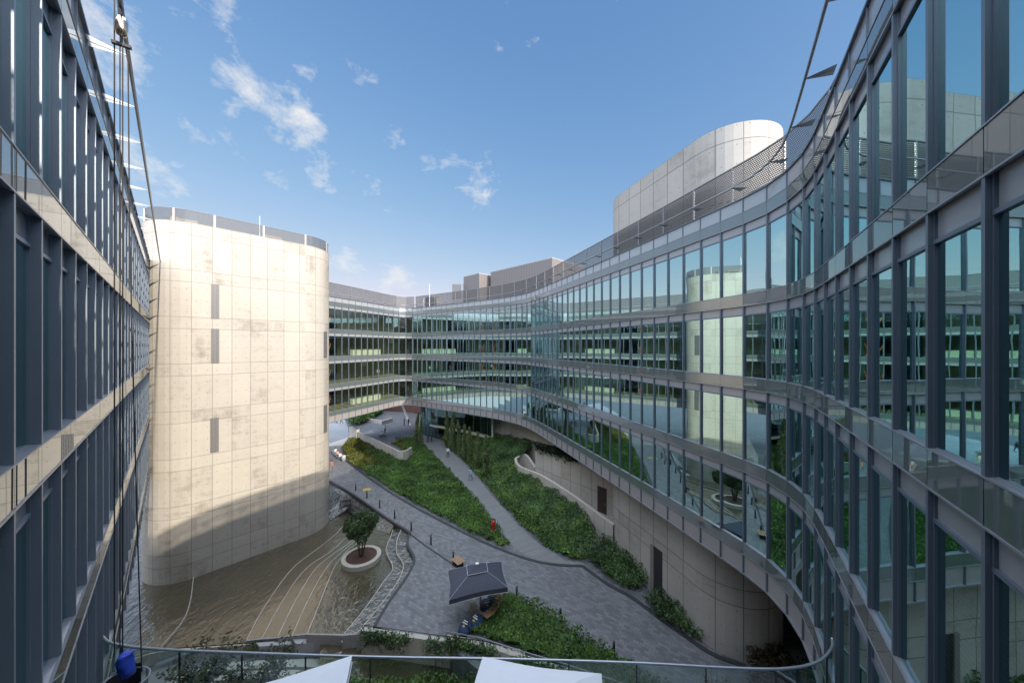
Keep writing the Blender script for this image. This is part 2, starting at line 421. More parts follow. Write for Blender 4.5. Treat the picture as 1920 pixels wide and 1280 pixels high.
def facade(root, pts, side, D, keep=100, pane='glass', fences=True, rail=True, foot=-4.0, rail_z=1.90, pale='', GD=.085, brk='bracket_grey', fin='fin_metal'):
    """pts: plan points one module apart (metres); side=+1 when the courtyard is left of travel"""
    n = len(pts)
    off = lambda d: offset(pts, -d*side)          # d>0 goes into the building
    face, mid, gl, inn = off(0), off(.02), off(GD), off(D)
    tang = [(pts[min(n-1,k+1)]-pts[max(0,k-1)]).normalized() for k in range(n)]
    nor = [Vector((-t.y, t.x))*side for t in tang]
    v3 = lambda p, z: (p.x, p.y, z)
    def out(m_, q, mi=0): m_.face(q[::-1] if side > 0 else q, mi)   # panel facing the courtyard
    wl = []
    for r, (za, zb) in enumerate(ROWS):
        for k in range(n-1):
            c = (pts[k]+pts[k+1])/2; d = math.hypot(c.x, c.y)
            vis = c.y > .62*abs(c.x) and c.y > 0
            view = abs((c/d).dot((nor[k]+nor[k+1]).normalized()))+.2
            wl.append(((view/(d*d) if vis else 0), r, k))
    wl.sort(reverse=True)
    near_k = sum(1 for p in pts[:20] if p.y < .95*HS)
    single = set((r, k) for _, r, k in wl[:keep])
    rest, restp = MB(), MB()
    for _, r, k in wl:
        za, zb = zz(ROWS[r][0]), zz(ROWS[r][1]); zt = zb-.107*HS
        fb, pb = (MB(), MB()) if (r, k) in single else (rest, restp)
        a, b, ga, gb = face[k], face[k+1], gl[k], gl[k+1]; t = (b-a).normalized()
        na = nor[k]
        # fin on the module line, inner jamb beside the pane on both sides
        for (p, w, d0, d1) in ((pts[k], .075, -.004, GD+.04),):
            q = [p+tang[k]*(s*w/2)-na*d for d in (d0, d1) for s in (-1, 1)]
            q = [q[0], q[1], q[3], q[2]]
            fb.hexa([v3(x, za) for x in q]+[v3(x, zb) for x in q], 0)
        for p, tt, sgn in ((ga, t, 1), (gb, t, -1)):
            q0 = p+tt*(sgn*.03); q1 = p+tt*(sgn*.07); nn = (nor[k]+nor[k+1]).normalized()
            q = [q0-nn*.02, q1-nn*.02, q1+nn*.035, q0+nn*.035]
            if sgn < 0: q = q[::-1]
            fb.hexa([v3(x, za) for x in q]+[v3(x, zb) for x in q], 0)
        # sloping sill, head soffit, opaque top panel, transom
        fb.face([v3(a, za+.005), v3(b, za+.005), v3(gb, za+.05), v3(ga, za+.05)], 1)
        fb.face([v3(a, zb-.004), v3(ga, zb-.004), v3(gb, zb-.004), v3(b, zb-.004)], 0)
        out(fb, [v3(ga, zt), v3(gb, zt), v3(gb, zb), v3(ga, zb)], 2)
        nn = (nor[k]+nor[k+1]).normalized()
        q = [ga-nn*.02, gb-nn*.02, gb+nn*.04, ga+nn*.04]
        fb.hexa([v3(x, zt-.06) for x in q]+[v3(x, zt) for x in q], 0)
        out(pb, [v3(ga, za+.05), v3(gb, za+.05), v3(gb, zt-.03), v3(ga, zt-.03)], 0)
        if (r, k) in single:
            w_ = fb.build('window', [fin,'sill_metal','head_panel'], root); pb.build('pane', pane, w_)
            down = random.choice((.25,.35,.5,.7)) if random.random() < .16 else 0
            if side > 0 and k < near_k and r in (1, 2): down = .92
            if down:
                bl = MB(); zs = zt-.06; sp_ = .085; d0, d1 = .13, .085
                while zs > zt-(zt-za)*down:
                    out(bl, [v3(ga-nn*d0, zs-.03), v3(gb-nn*d0, zs-.03), v3(gb-nn*d1, zs+.012), v3(ga-nn*d1, zs+.012)]); zs -= sp_
                bl.build('blind', 'blind_cloth', w_)
    if rest.f:
        w_ = stuff(rest.build('window', [fin,'sill_metal','head_panel'], root)); stuff(restp.build('pane', pane, w_))
    # spandrel bands
    for (za, zb) in SPAN:
        m = MB(); a0, a1 = zz(za), zz(zb); bk = off(.03); lip = off(-.014)
        for k in range(n-1):
            a, b = face[k], face[k+1]; t = (b-a).normalized()*.008
            out(m, [v3(a+t,a0), v3(b-t,a0), v3(b-t,a1), v3(a+t,a1)], 0)
            m.face([v3(bk[k],a0), v3(bk[k+1],a0), v3(bk[k+1],a1), v3(bk[k],a1)], 1)
            for z0, z1 in ((a0-.028, a0), (a1, a1+.022)):
                q = [bk[k], bk[k+1], lip[k+1], lip[k]]
                m.hexa([v3(x, z0) for x in q]+[v3(x, z1) for x in q], 2)
        m.build('spandrel_band', ['spandrel_glass','dark_metal','lip_metal'], root)
    # parapet
    m = MB(); a0, a1 = zz(PAR[0])+.03, zz(PAR[1]); rec = off(.02); cop = off(-.05); cop2 = off(.35)
    for k in range(n-1):
        out(m, [v3(rec[k],a0), v3(rec[k+1],a0), v3(rec[k+1],a1), v3(rec[k],a1)], 0)
        p = pts[k]; q = [p+tang[k]*(s*.025)-nor[k]*d for d in (-.02, .05) for s in (-1, 1)]; q = [q[0],q[1],q[3],q[2]]
        m.hexa([v3(x, a0) for x in q]+[v3(x, a1) for x in q], 1)
        q = [cop2[k], cop2[k+1], cop[k+1], cop[k]]
        m.hexa([v3(x, a1) for x in q]+[v3(x, a1+.07) for x in q], 1)
    m.build('parapet', ['parapet_glass','fin_metal'], root)
    # skirt below the last floor
    m = MB(); a0, a1 = zz(SKIRT[0]), zz(SKIRT[1])-.035; rec = off(.04)
    for k in range(n-1):
        out(m, [v3(rec[k],a0), v3(rec[k+1],a0), v3(rec[k+1],a1), v3(rec[k],a1)], 0)
        p = pts[k]; q = [p+tang[k]*(s*.03)-nor[k]*d for d in (-.03, .06) for s in (-1, 1)]; q = [q[0],q[1],q[3],q[2]]
        m.hexa([v3(x, a0) for x in q]+[v3(x, a1) for x in q], 1)
        q = [off(.15)[k], off(.15)[k+1], off(-.03)[k+1], off(-.03)[k]]
        m.hexa([v3(x, a0-.08) for x in q]+[v3(x, a0) for x in q], 2)
    m.build('skirt', ['skirt_panel','fin_metal','lip_metal'], root)
    # floors, roof, rear wall
    ins = off(GD+.02)
    for i, (za, zb) in enumerate(SPAN):
        m = MB(); a0, a1 = zz(za), zz(zb)-.01
        if i == 0: a1 = zz(1.66)
        if i == len(SPAN)-1: a0 = zz(SKIRT[0])-.02
        st = off(.16) if i in (0, len(SPAN)-1) else ins
        for k in range(n-1):
            m.face([v3(st[k],a1), v3(st[k+1],a1), v3(inn[k+1],a1), v3(inn[k],a1)], 0)
            m.face([v3(st[k],a0), v3(inn[k],a0), v3(inn[k+1],a0), v3(st[k+1],a0)], 1)
            m.face([v3(st[k],a0), v3(st[k+1],a0), v3(st[k+1],a1), v3(st[k],a1)], 1)
        m.build('roof_deck' if i == 0 else 'floor_slab', ['roof_grey' if i == 0 else ('floor_lit' if pale else 'floor_grey'), 'ceiling_white' if i < len(SPAN)-1 else 'skirt_panel'], root)
    bw = MB(); iw = MB(); di = off(min(D-.3, 5.5))
    for k in range(n-1):
        bw.face([v3(inn[k],foot), v3(inn[k+1],foot), v3(inn[k+1],zz(1.66)), v3(inn[k],zz(1.66))], 0)
        if (k//3) % 4 != 3:
            iw.face([v3(di[k],zz(SKIRT[0])), v3(di[k+1],zz(SKIRT[0])), v3(di[k+1],zz(1.483)), v3(di[k],zz(1.483))], 0)
    for e in (0, n-1):
        bw.face([v3(off(.4)[e],zz(SKIRT[0])), v3(inn[e],zz(SKIRT[0])), v3(inn[e],zz(1.66)), v3(off(.4)[e],zz(1.66))], 0)
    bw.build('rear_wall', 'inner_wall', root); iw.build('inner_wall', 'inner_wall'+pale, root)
    if fences:
        nf = fences if fences is not True else n-1; f = MB(); fl = off(.2*HS); u = 0; a0, a1 = zz(1.66), zz(2.34)
        for k in range(min(nf, n-1)):
            d = (fl[k+1]-fl[k]).length
            f.face([v3(fl[k],a0), v3(fl[k+1],a0), v3(fl[k+1],a1), v3(fl[k],a1)], 0, [(u,0),(u+d,0),(u+d,a1-a0),(u,a1-a0)]); u += d
            if k % 2 == 0: f.box((fl[k].x, fl[k].y, (a0+a1)/2), .10, .07, a1-a0+.03, math.atan2(tang[k].y, tang[k].x), 1)
            q = [off(.2*HS-.03)[k], off(.2*HS-.03)[k+1], off(.2*HS+.03)[k+1], off(.2*HS+.03)[k]]
            f.hexa([v3(x, a1) for x in q]+[v3(x, a1+.05) for x in q], 1)
        f.build('roof_fence', ['mesh_screen','steel_tube'], root)
    if rail:
        m = MB(); rl = off(-.16*HS); z = zz(rail_z)
        fine = catmull(rl, 4)
        m.tube([(p.x, p.y, z) for p in fine], .042, 8)
        r_ = m.build('roof_rail', 'lip_metal' if side > 0 else 'steel_tube', root, True)
        for k in range(1, n-1, 2):
            b = MB(); p = face[k]; q = rl[k]; t = tang[k]
            b.face([v3(p-t*.24, z), v3(p+t*.24, z), v3(q+t*.03, z), v3(q-t*.03, z)]); b.tube([v3(p,z-.02), v3(q,z-.01)], .012, 5)
            b.build('bracket', brk, r_)

Rp = [(.50,-.95),(.64,-.5),(.75,-.13),(.86,.15),(1.0,.42),(1.17,.70),(1.347,.975),(1.525,1.258),(1.712,1.545),(1.89,1.826),(2.075,2.115),(2.262,2.41),(2.438,2.69),
      (2.597,2.955),(2.735,3.24),(2.825,3.56),(2.845,3.88),(2.787,4.19),(2.60,4.86),(2.353,5.74),(1.79,7.60),(1.42,8.82),(1.033,10.08),
      (.68,11.15),(.42,11.72),(.08,12.22),(-.47,12.82),(-1.18,13.42),(-2.32,14.30),(-3.3,15.02),(-4.16,15.62),(-4.62,15.95),(-5.02,16.02),(-5.28,15.80),(-5.46,15.40),
      (-5.965,13.95),(-6.483,12.50),(-7.5,9.7)]
line = [p*HS for p in catmull([Vector(p) for p in Rp], 12)]
S = arclen(line)
s_anchor = S[6*12]
s0 = s_anchor % W
mods = []; x = s0
while x < S[-1]: mods.append(at_len(line, S, x)); x += W
corner = min(range(len(mods)), key=lambda k: (mods[k]-Vector((-4.62*HS, 15.95*HS))).length)
right_b = empty('glass_building', 'long curved dark glass office building sweeping along the right side', 'building')
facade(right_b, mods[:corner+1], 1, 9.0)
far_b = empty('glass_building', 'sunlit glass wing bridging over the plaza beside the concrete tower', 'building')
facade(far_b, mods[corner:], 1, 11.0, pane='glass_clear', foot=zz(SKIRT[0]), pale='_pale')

# left building
WL = .317*HS
dirL = Vector((-.7043, .7099))
pL = lambda t: Vector((-1.4755, .9837))+dirL*t
t27 = (1.0727-.9837)/.7099
first = [Vector((.62,-.62)), Vector((.34,-.62)), Vector((.06,-.54)), Vector((-.20,-.36))]
t = t27-5*.317; lp = []
while pL(t).y < 7.06+.1: lp.append(pL(t)); t += .317
Lp = [p*HS for p in first+lp]
left_b = empty('glass_building', 'glass office building with deep vertical fins along the left edge', 'building')
facade(left_b, Lp, -1, 9.0, fences=6, rail_z=1.77, GD=.135, brk='rail_white', fin='fin_metal_lit')  # fence only on unseen corner bays, added to raise the tower's shadow edge

# ------------------------------------------------------------------ concrete tower and core
def stadium(c1, c2, r, n=20):
    d = (c2-c1).normalized(); a0 = math.atan2(d.y, d.x); out = []
    for k in range(n+1): a = a0-math.pi/2+math.pi*k/n; out.append(c2+Vector((math.cos(a), math.sin(a)))*r)
    for k in range(n+1): a = a0+math.pi/2+math.pi*k/n; out.append(c1+Vector((math.cos(a), math.sin(a)))*r)
    return out
def drum(root, name, c1, c2, r, z0, z1, material, u0=0, top=True):
    pl = stadium(c1, c2, r); m = MB(); n = len(pl); u = u0; seg = []
    for k in range(n):                   # subdivide long sides
        a, b = pl[k], pl[(k+1)%n]; d = (b-a).length; q = max(1, int(d/1.0))
        for j in range(q): seg.append(a.lerp(b, j/q))
    n = len(seg)
    for k in range(n):
        a, b = seg[k], seg[(k+1)%n]; d = (b-a).length
        m.face([(a.x,a.y,z0),(b.x,b.y,z0),(b.x,b.y,z1),(a.x,a.y,z1)], 0, [(u,z0),(u+d,z0),(u+d,z1),(u,z1)]); u += d
    if top:
        inn = stadium(c1, c2, r-.35)
        m.poly(pl, z1, 0)
    return m.build(name, material, root), seg
tc1, tc2, tr = Vector((-7.39,7.90))*HS, Vector((-5.97,9.44))*HS, .80*HS
tower = empty('concrete_tower', 'pale sunlit concrete tower with rounded ends and mesh slots', 'tower')
TB, TT = zz(-5.0), zz(2.64)
drum(tower, 'wall', tc1, tc2, tr, TB-1, TT, 'concrete_tower', .35)
# roof screen of the tower
def screen(root, c1, c2, r, z0, z1, every):
    pl = stadium(c1, c2, r, 14); f = MB(); n = len(pl); u = 0; pts = []
    for k in range(n):
        a, b = pl[k], pl[(k+1)%n]; d = (b-a).length; q = max(1, round(d/1.3))
        for j in range(q): pts.append(a.lerp(b, j/q))
    n = len(pts); acc = 0
    for k in range(n):
        a, b = pts[k], pts[(k+1)%n]; d = (b-a).length
        f.face([(a.x,a.y,z0),(b.x,b.y,z0),(b.x,b.y,z1),(a.x,a.y,z1)], 0, [(u,0),(u+d,0),(u+d,z1-z0),(u,z1-z0)]); u += d; acc += d
        f.tube([(a.x,a.y,z1),(b.x,b.y,z1)], .03, 4, 1)
        if acc > every: acc = 0; f.box((b.x,b.y,(z0+z1)/2), .16, .16, z1-z0, math.atan2(b.y-a.y,b.x-a.x), 2)
    f.build('roof_screen', ['mesh_screen','steel_tube','clad_pale'], root)
screen(tower, tc1, tc2, tr-.08, TT, zz(2.905), 2.6)
# mesh slots in the wall
tdir = (tc2-tc1).normalized(); tn = Vector((tdir.y, -tdir.x))
def wall_at(px):                          # point of the straight front wall seen in column px
    k = (px-CX)/F; a = tc1+tn*tr
    u = (k*a.y-a.x)/(tdir.x-k*tdir.y); return a+tdir*u
for pxa, pxb, ya, yb in ((395.5,411,532,597),(395.5,411,616,681),(394,410,784,849)):
    pa, pb = wall_at(pxa), wall_at(pxb); zc = lambda y: (CY-y)/F*pa.y+EYE
    m = MB(); w = (pb-pa).length; z0, z1 = zc(yb), zc(ya); e = tn*.03
    q = [pa-tn*.1, pb-tn*.1, pb+e, pa+e]
    m.hexa([(p.x,p.y,z0) for p in q]+[(p.x,p.y,z1) for p in q], 0)
    p0, p1 = pa+tn*.034, pb+tn*.034
    m.face([(p0.x,p0.y,z0),(p1.x,p1.y,z0),(p1.x,p1.y,z1),(p0.x,p0.y,z1)], 0, [(0,0),(w,0),(w,z1-z0),(0,z1-z0)])
    m.build('mesh_window', 'grille', tower)
for ang, ya, yb in ((math.radians(38), 621, 671), (math.radians(38), 762, 814)):
    a0 = math.atan2(tn.y, tn.x)+ang; m = MB(); zc = lambda y: (CY-y)/F*9.25*HS+EYE
    for j in range(3):
        q = []
        for aa in (a0+j*.07, a0+(j+1)*.07):
            q.append(tc2+Vector((math.cos(aa), math.sin(aa)))*(tr+.03))
        m.face([(q[0].x,q[0].y,zc(yb)),(q[1].x,q[1].y,zc(yb)),(q[1].x,q[1].y,zc(ya)),(q[0].x,q[0].y,zc(ya))], 0, [(j*.23,0),(j*.23+.23,0),(j*.23+.23,2.9),(j*.23,2.9)])
    m.build('mesh_window', 'grille', tower)
# plant on the tower roof
def roof_unit(label, c, sx, sy, sz, rz, fanmat='dark_metal'):
    r_ = empty('roof_unit', label, 'roof unit')
    b = MB(); b.box((c.x, c.y, c.z+sz/2), sx, sy, sz, rz); b.box((c.x, c.y, c.z+sz+.03), sx*1.04, sy*1.04, .06, rz); b.build('casing', 'clad_pale', r_)
    g = MB()
    for k in (-1, 0, 1):
        g.lathe((c.x+k*sx*.3*math.cos(rz), c.y+k*sx*.3*math.sin(rz), c.z+sz+.06), [(sx*.13,0),(sx*.13,.12),(.01,.12)], 12)
    g.build('fan', fanmat, r_)
    l = MB(); ca, sa = math.cos(rz), math.sin(rz)
    for k in range(6):
        zz_ = c.z+.15+k*(sz-.25)/6
        l.box((c.x+sa*(sy/2+.01), c.y-ca*(sy/2+.01), zz_), sx*.8, .03, .05, rz)
    l.build('louvre', fanmat, r_)
tang_ = math.atan2(tdir.y, tdir.x)
def on_tower(u, v): p = tc1+tdir*u*HS-tn*v*HS; return Vector((p.x, p.y, TT))
roof_unit('squat pale plant unit at the left end of the tower roof', on_tower(-.15, .1), 1.9, 1.4, 1.0, tang_)
roof_unit('low pale plant unit behind the tower screen, left of the antenna', on_tower(.75, .1), 2.1, 1.3, .55, tang_)
roof_unit('louvred plant unit behind the tower screen, right of the antenna', on_tower(1.5, -.1), 1.7, 1.3, .85, tang_)
roof_unit('flat plant unit at the right end of the tower roof', on_tower(2.05, .1), 1.8, 1.2, .5, tang_)
def antenna(label, base, hgt):
    r_ = empty('antenna', label, 'antenna'); m = MB(); m.tube([base, base+Vector((0,0,hgt*.5)), base+Vector((0,0,hgt))], [.05,.04,.02], 6); m.build('mast', 'white_metal', r_)
    m = MB(); m.box((base.x, base.y, base.z+.04), .3, .3, .08); m.build('foot', 'steel_tube', r_)
antenna('thin white antenna mast on the concrete tower roof', on_tower(1.25, -.1), 2.9)

cc1, cc2, cr = Vector((3.44,5.405))*HS, Vector((2.86,7.28))*HS, .67*HS
core = empty('concrete_core', 'rounded concrete core rising through the right building roof and standing below it', 'tower')
drum(core, 'wall', cc2, cc1, cr, -.5, zz(3.14), 'concrete_core', .2)
cdir = (cc2-cc1).normalized(); cn = Vector((-cdir.y, cdir.x))
if cn.x > 0: cn = -cn
def core_at(px):
    k = (px-CX)/F; a = cc1+cn*cr; u = (k*a.y-a.x)/(cdir.x-k*cdir.y); return a+cdir*u
pa, pb = core_at(1221), core_at(1242)
m = MB(); e = cn*.02; zt = (CY-1035)/F*pb.y+EYE
q = [pa-cn*.2, pb-cn*.2, pb+e, pa+e]; m.hexa([(p.x,p.y,0) for p in q]+[(p.x,p.y,zt) for p in q], 0)
q = [pa+e, pa.lerp(pb,.3)+e, pa.lerp(pb,.3)+cn*.10, pa+cn*.10]; m.hexa([(p.x,p.y,0) for p in q]+[(p.x,p.y,zt) for p in q], 1)
m.build('doorway', ['dark_metal','concrete_wall'], core)

antenna('small antenna on top of the concrete core', Vector((cc2.x-.6, cc2.y-.5, zz(3.14))), 1.3)
# ------------------------------------------------------------------ ground, pool, paths
gm = MB(); gm.poly([(-900,-700),(900,-700),(900,1500),(-900,1500)], -3.2); struct(gm.build('ground', 'roof_grey'))
pool_edge = [G(*p, -4.42) for p in ((702,1176),(728,1132),(758,1090),(772,1066),(777,1054),(775,1042),(765,1024),(765,1010),(767,998),(738,980),(712,962),(662,927),(618,902))]
poly = pool_edge+[Vector(p)*HS for p in ((-6.3,11.2),(-12,12),(-30,24),(-30,90),(40,90),(40,2),(1.5,2.2),(.1,4.2))]+[G(830,1200), G(745,1183)]
m = MB(); m.prism(poly, -3.0, 0); struct(m.build('paving', 'paving_slate'))
# upper path between the two beds
pa_ = [(800,806),(822,806),(838,838),(872,870),(903,905),(934,942),(974,987),(1016,1024),(1060,1050),(1092,1056),(1060,1062),(1010,1050),(975,1034),(957,1020),(927,980),(897,940),(868,908),(838,878),(808,846),(790,830)]
m = MB(); m.poly([G(*p) for p in pa_], .006); struct(m.build('path', 'paving_path'))
# dark drains
def strip(name, pxs, w, z, material, zh=-4.4):
    ln = catmull([G(*p, zh) for p in pxs], 5); a, b = offset(ln, w/2), offset(ln, -w/2); m = MB()
    for k in range(len(ln)-1):
        m.hexa([(a[k].x,a[k].y,z-.10),(a[k+1].x,a[k+1].y,z-.10),(b[k+1].x,b[k+1].y,z-.10),(b[k].x,b[k].y,z-.10),
                (a[k].x,a[k].y,z),(a[k+1].x,a[k+1].y,z),(b[k+1].x,b[k+1].y,z),(b[k].x,b[k].y,z)])
    return struct(m.build(name, material))
strip('kerb', [(646,862),(700,902),(760,940),(830,978),(900,1013),(955,1036),(1005,1052),(1050,1059),(1092,1061)], .28, .05, 'kerb_dark')
strip('kerb', [(1092,1061),(1140,1095),(1185,1120),(1240,1161),(1300,1203),(1340,1228),(1400,1250)], .30, .05, 'kerb_dark')
strip('kerb', [(768,1000),(800,1024),(850,1058),(870,1072)], .16, .03, 'kerb_dark')
ln = [p+Vector((0,0)) for p in pool_edge]
m = MB(); m.ribbon(catmull(ln, 3), .2, -.3, .03); struct(m.build('kerb', 'kerb_dark'))

# pool: terraces of water falling towards the tower
weirs = [
 [(363,1080),(356,1129),(341,1165),(302,1212)],
 [(653,939),(664,957),(662,971),(644,985),(626,1004),(597,1027),(557,1057),(531,1086),(508,1119),(485,1155),(462,1200)],
 [(690,960),(676,985),(659,998),(623,1031),(584,1057),(561,1080),(538,1113),(513,1155),(491,1197)],
 [(692,975),(680,996),(662,1012),(623,1040),(594,1063),(567,1103),(544,1145),(520,1195)],
 [(694,985),(676,1004),(659,1019),(640,1035),(617,1058),(597,1088),(574,1132),(548,1191)],
 [(696,993),(678,1010),(664,1022),(649,1034),(630,1058),(617,1085),(597,1136),(576,1188)],
 [(738,985),(733,1004),(725,1024),(725,1037),(735,1057),(735,1070),(722,1086),(685,1139),(643,1190)],
 [(752,992),(744,1014),(744,1037),(756,1057),(748,1086),(715,1132),(669,1188)]]
levels = [-4.97,-4.93,-4.88,-4.80,-4.72,-4.65,-4.57,-4.52,-4.46]
basin = MB(); zl = zz(levels[0])
base_poly = [G(618,900,-4.97), G(400,905,-4.97), G(180,1000,-4.97), G(140,1300,-4.97), G(300,1216,-4.97), G(470,1203,-4.97), G(580,1190,-4.97), G(705,1186,-4.97), G(760,1100,-4.97), G(700,960,-4.97)]
m = MB(); m.poly(base_poly, zl); struct(m.build('water', 'water_pool'))
prevs = []
for i, wv in enumerate(weirs):
    lv = levels[i+1]; ln = catmull([G(*p, lv) for p in wv], 6)
    # water sheet reaches from this weir to the far side (over the lower sheets)
    if i >= 1:
        nxt = weirs[i+1] if i+1 < len(weirs) else [(767,998),(765,1024),(776,1044),(777,1057),(758,1090),(728,1132),(702,1176)]
        ln2 = catmull([G(*p, lv-.001) for p in nxt], 6)
        top = [ln[0], ln2[0]] if i != 1 else [ln[0], ln2[0]]
        pl = ln+ln2[::-1]
        m = MB(); m.poly(pl, zz(lv))
        fw = MB(); fw.ribbon([ln[-1], ln2[-1]], .12, -3, zz(lv)+.02); struct(fw.build('pool_step', 'roof_grey'))
        struct(m.build('water', 'water_cascade' if i >= 6 else ('water_pool' if i == 5 else 'water_calm')))
    m = MB(); m.ribbon(ln, .05, zz(levels[0])-.1, zz(lv)+.02); struct(m.build('pool_step', 'stone_pale'))
# pebbled slope where the water leaves the path
tpx = [(618,902),(640,914),(662,927),(690,945),(712,962),(738,985)]; bpx = [(617,976,-4.96),(634,966,-4.95),(653,957,-4.92),(672,968,-4.8),(692,988,-4.58),(730,1000,-4.56)]
m = MB()
for k in range(len(tpx)-1):
    q = [P(*tpx[k],-4.44), P(*tpx[k+1],-4.44), P(*bpx[k+1]), P(*bpx[k])]
    for i_ in range(4):
        f0, f1 = i_/4, (i_+1)/4
        m.face([q[0].lerp(q[3],f1), q[1].lerp(q[2],f1), q[1].lerp(q[2],f0), q[0].lerp(q[3],f0)])
struct(m.build('water', 'water_cascade'))
# near edge of the pool
m = MB(); m.ribbon(catmull([G(*p,-4.9) for p in ((235,1236),(300,1217),(400,1208),(470,1203),(520,1197),(580,1191),(640,1192),(690,1190),(705,1178))], 4), .10, -3, zz(-4.93)); struct(m.build('pool_step', 'stone_pale'))
stp = MB()
for k, (pxs, z) in enumerate((([(480,1204),(545,1200),(548,1207),(486,1211)],-4.78), ([(548,1197),(632,1195),(640,1204),(555,1206)],-4.70), ([(636,1195),(692,1193),(700,1203),(642,1205)],-4.64))):
    stp.prism([G(*p, z) for p in pxs], -3, zz(z))
struct(stp.build('steps', 'road_pale'))
# lower basin below the terrace
m = MB(); m.prism([G(*p,-4.72) for p in ((600,1204),(650,1203),(720,1206),(930,1228),(1000,1262),(900,1400),(600,1400))], -3, zz(-4.72)); struct(m.build('water', 'water_pool'))
m = MB(); m.ribbon(catmull([G(*p,-4.9) for p in ((300,1300),(340,1272),(400,1254),(480,1247),(600,1244),(760,1247),(860,1256),(960,1276))], 5), .55, -3, zz(-4.88)); struct(m.build('pool_step', 'stone_pale'))
m = MB(); m.ribbon(catmull([G(*p,-4.9) for p in ((330,1310),(400,1280),(480,1271),(560,1269))], 5), .5, -3, zz(-4.84)); struct(m.build('pool_step', 'stone_pale'))
# street beyond the tower
m = MB(); m.poly([G(*p) for p in ((560,786),(646,786),(652,800),(656,826),(650,834),(560,840))], .01); struct(m.build('road', 'road_pale'))

# ------------------------------------------------------------------ planting
def leaf(mb, c, s, nrm=None, mi=0, asp=.55):
    a = random.random()*6.283; tilt = random.gauss(.5, .45)
    d = Vector((math.cos(a), math.sin(a), random.uniform(-.5, .7))).normalized()
    if nrm is not None: d = (d+nrm*.6).normalized()
    u = d.cross(Vector((random.gauss(0,1), random.gauss(0,1), random.gauss(0,1)))).normalized()
    p = Vector(c); L_ = s*random.uniform(.7,1.3)
    mb.face([p-d*L_*.5, p+u*L_*asp*.5, p+d*L_*.5, p-u*L_*asp*.5], mi)
A0, B0 = G(835,840), G(1087,1055)
dAB = (B0-A0).normalized()
def riseB(x, y):
    v = Vector((x, y))-A0; c = dAB.x*v.y-dAB.y*v.x
    return max(0, min(3.4, (c-.4)*.42))
def Gs(px, py, rise):
    z = 0
    for _ in range(25):
        p = G(px, py, (z-EYE)/HS); z = .5*z+.5*rise(p.x, p.y)
    return p
def edgeB(p): v = Vector(p)-A0; return dAB.x*v.y-dAB.y*v.x
def lumps(x, y): return .16*math.sin(x*1.3+1.7*math.sin(y*.7))+.13*math.sin(y*1.9+x*.6)+.10*math.sin(x*3.1-y*2.3)
def bed(label, poly, hgt, density, size, material, rise=lambda x, y: 0, second=None, name='ground_cover', smat='leaf_bed_yellow'):
    xs = [p[0] for p in poly]; ys = [p[1] for p in poly]; mb = MB(); g = .5
    x = min(xs)
    while x < max(xs):
        y = min(ys)
        while y < max(ys):
            if all(inside((x+dx, y+dy), poly) for dx in (0,g) for dy in (0,g)):
                f = lambda a, b: rise(a, b)+hgt*.45+lumps(a, b)*.5
                mb.face([(x,y,f(x,y)),(x+g,y,f(x+g,y)),(x+g,y+g,f(x+g,y+g)),(x,y+g,f(x,y+g))], 0)
            y += g
        x += g
    area = abs(sum(xs[i]*ys[(i+1)%len(xs)]-xs[(i+1)%len(xs)]*ys[i] for i in range(len(xs))))/2
    n = int(area*density); cnt = 0; tries = 0
    while cnt < n and tries < n*6:
        tries += 1
        p = (random.uniform(min(xs),max(xs)), random.uniform(min(ys),max(ys)))
        if not inside(p, poly): continue
        zt = rise(*p)+hgt*random.uniform(.35, 1.0)+lumps(*p)
        mi = 1 if second and second(p) else 0
        leaf(mb, (p[0], p[1], max(.03, zt)), size, Vector((0,0,1)), mi); cnt += 1
    mats_ = [material]+([smat] if second else [])
    return tag(mb.build(name, mats_), label, 'ground cover', None, 'stuff')
bedA = [G(*p) for p in ((641,842),(652,826),(676,822),(720,850),(752,870),(766,855),(764,842),(740,826),(770,822),(792,834),(808,848),(838,880),(868,910),(897,942),(927,982),(955,1018),(957,1024),(946,1029),(900,1010),(830,974),(760,936),(700,899),(655,868))]
bed('low green ground cover filling the triangle between the two paths', bedA, 0.62, 150, .20, 'leaf_bed', second=lambda p: p[0] < -22.5+2.*math.sin(p[1]*.5)+random.gauss(0,1.2))
bedB = [G(*p) for p in ((818,812),(838,838),(872,868),(903,903),(934,940),(974,985),(1016,1022),(1060,1047),(1088,1055))]+[Gs(*p, riseB) for p in ((1112,1046),(1124,1018),(1105,975),(1072,945),(1016,908),(975,890),(966,875),(985,852),(1003,834),(960,822),(930,816),(880,810),(840,806))]
bed('green sloping bank of ground cover beside the row of cypress trees', bedB, .5, 160, .20, 'leaf_bed_dark', riseB, second=lambda p: edgeB(p) < 5.0+2.2*math.sin(p[1]*.45)+random.gauss(0,.8) and random.random() < .75, smat='leaf_bed_light')
bedC = [G(*p) for p in ((1099,1059),(1140,1090),(1181,1115),(1217,1104),(1205,1064),(1165,1024),(1136,1016),(1110,1040))]
bed('dense round-leaved planting left of the dark doorway in the core', bedC, 1.3, 220, .18, 'leaf_bed_dark', name='shrub_mass')
bedD = [G(*p) for p in ((1203,1132),(1230,1162),(1282,1196),(1322,1210),(1300,1180),(1256,1135),(1236,1122))]
bed('dark planting strip along the foot of the core, right of the doorway', bedD, 1.0, 220, .18, 'leaf_bed_dark', name='shrub_mass')
bedE = [G(*p) for p in ((930,1128),(947,1113),(970,1120),(1019,1148),(1050,1163),(1103,1202),(1150,1228),(1212,1268),(1300,1330),(1120,1330),(1060,1260),(960,1225),(890,1196),(872,1188),(905,1166))]
bed('green ground cover between the navy parasol and the paved ramp', bedE, .7, 190, .17, 'leaf_bed')
bedF = [G(*p) for p in ((648,776),(700,764),(720,775),(690,792),(668,800),(654,796))]
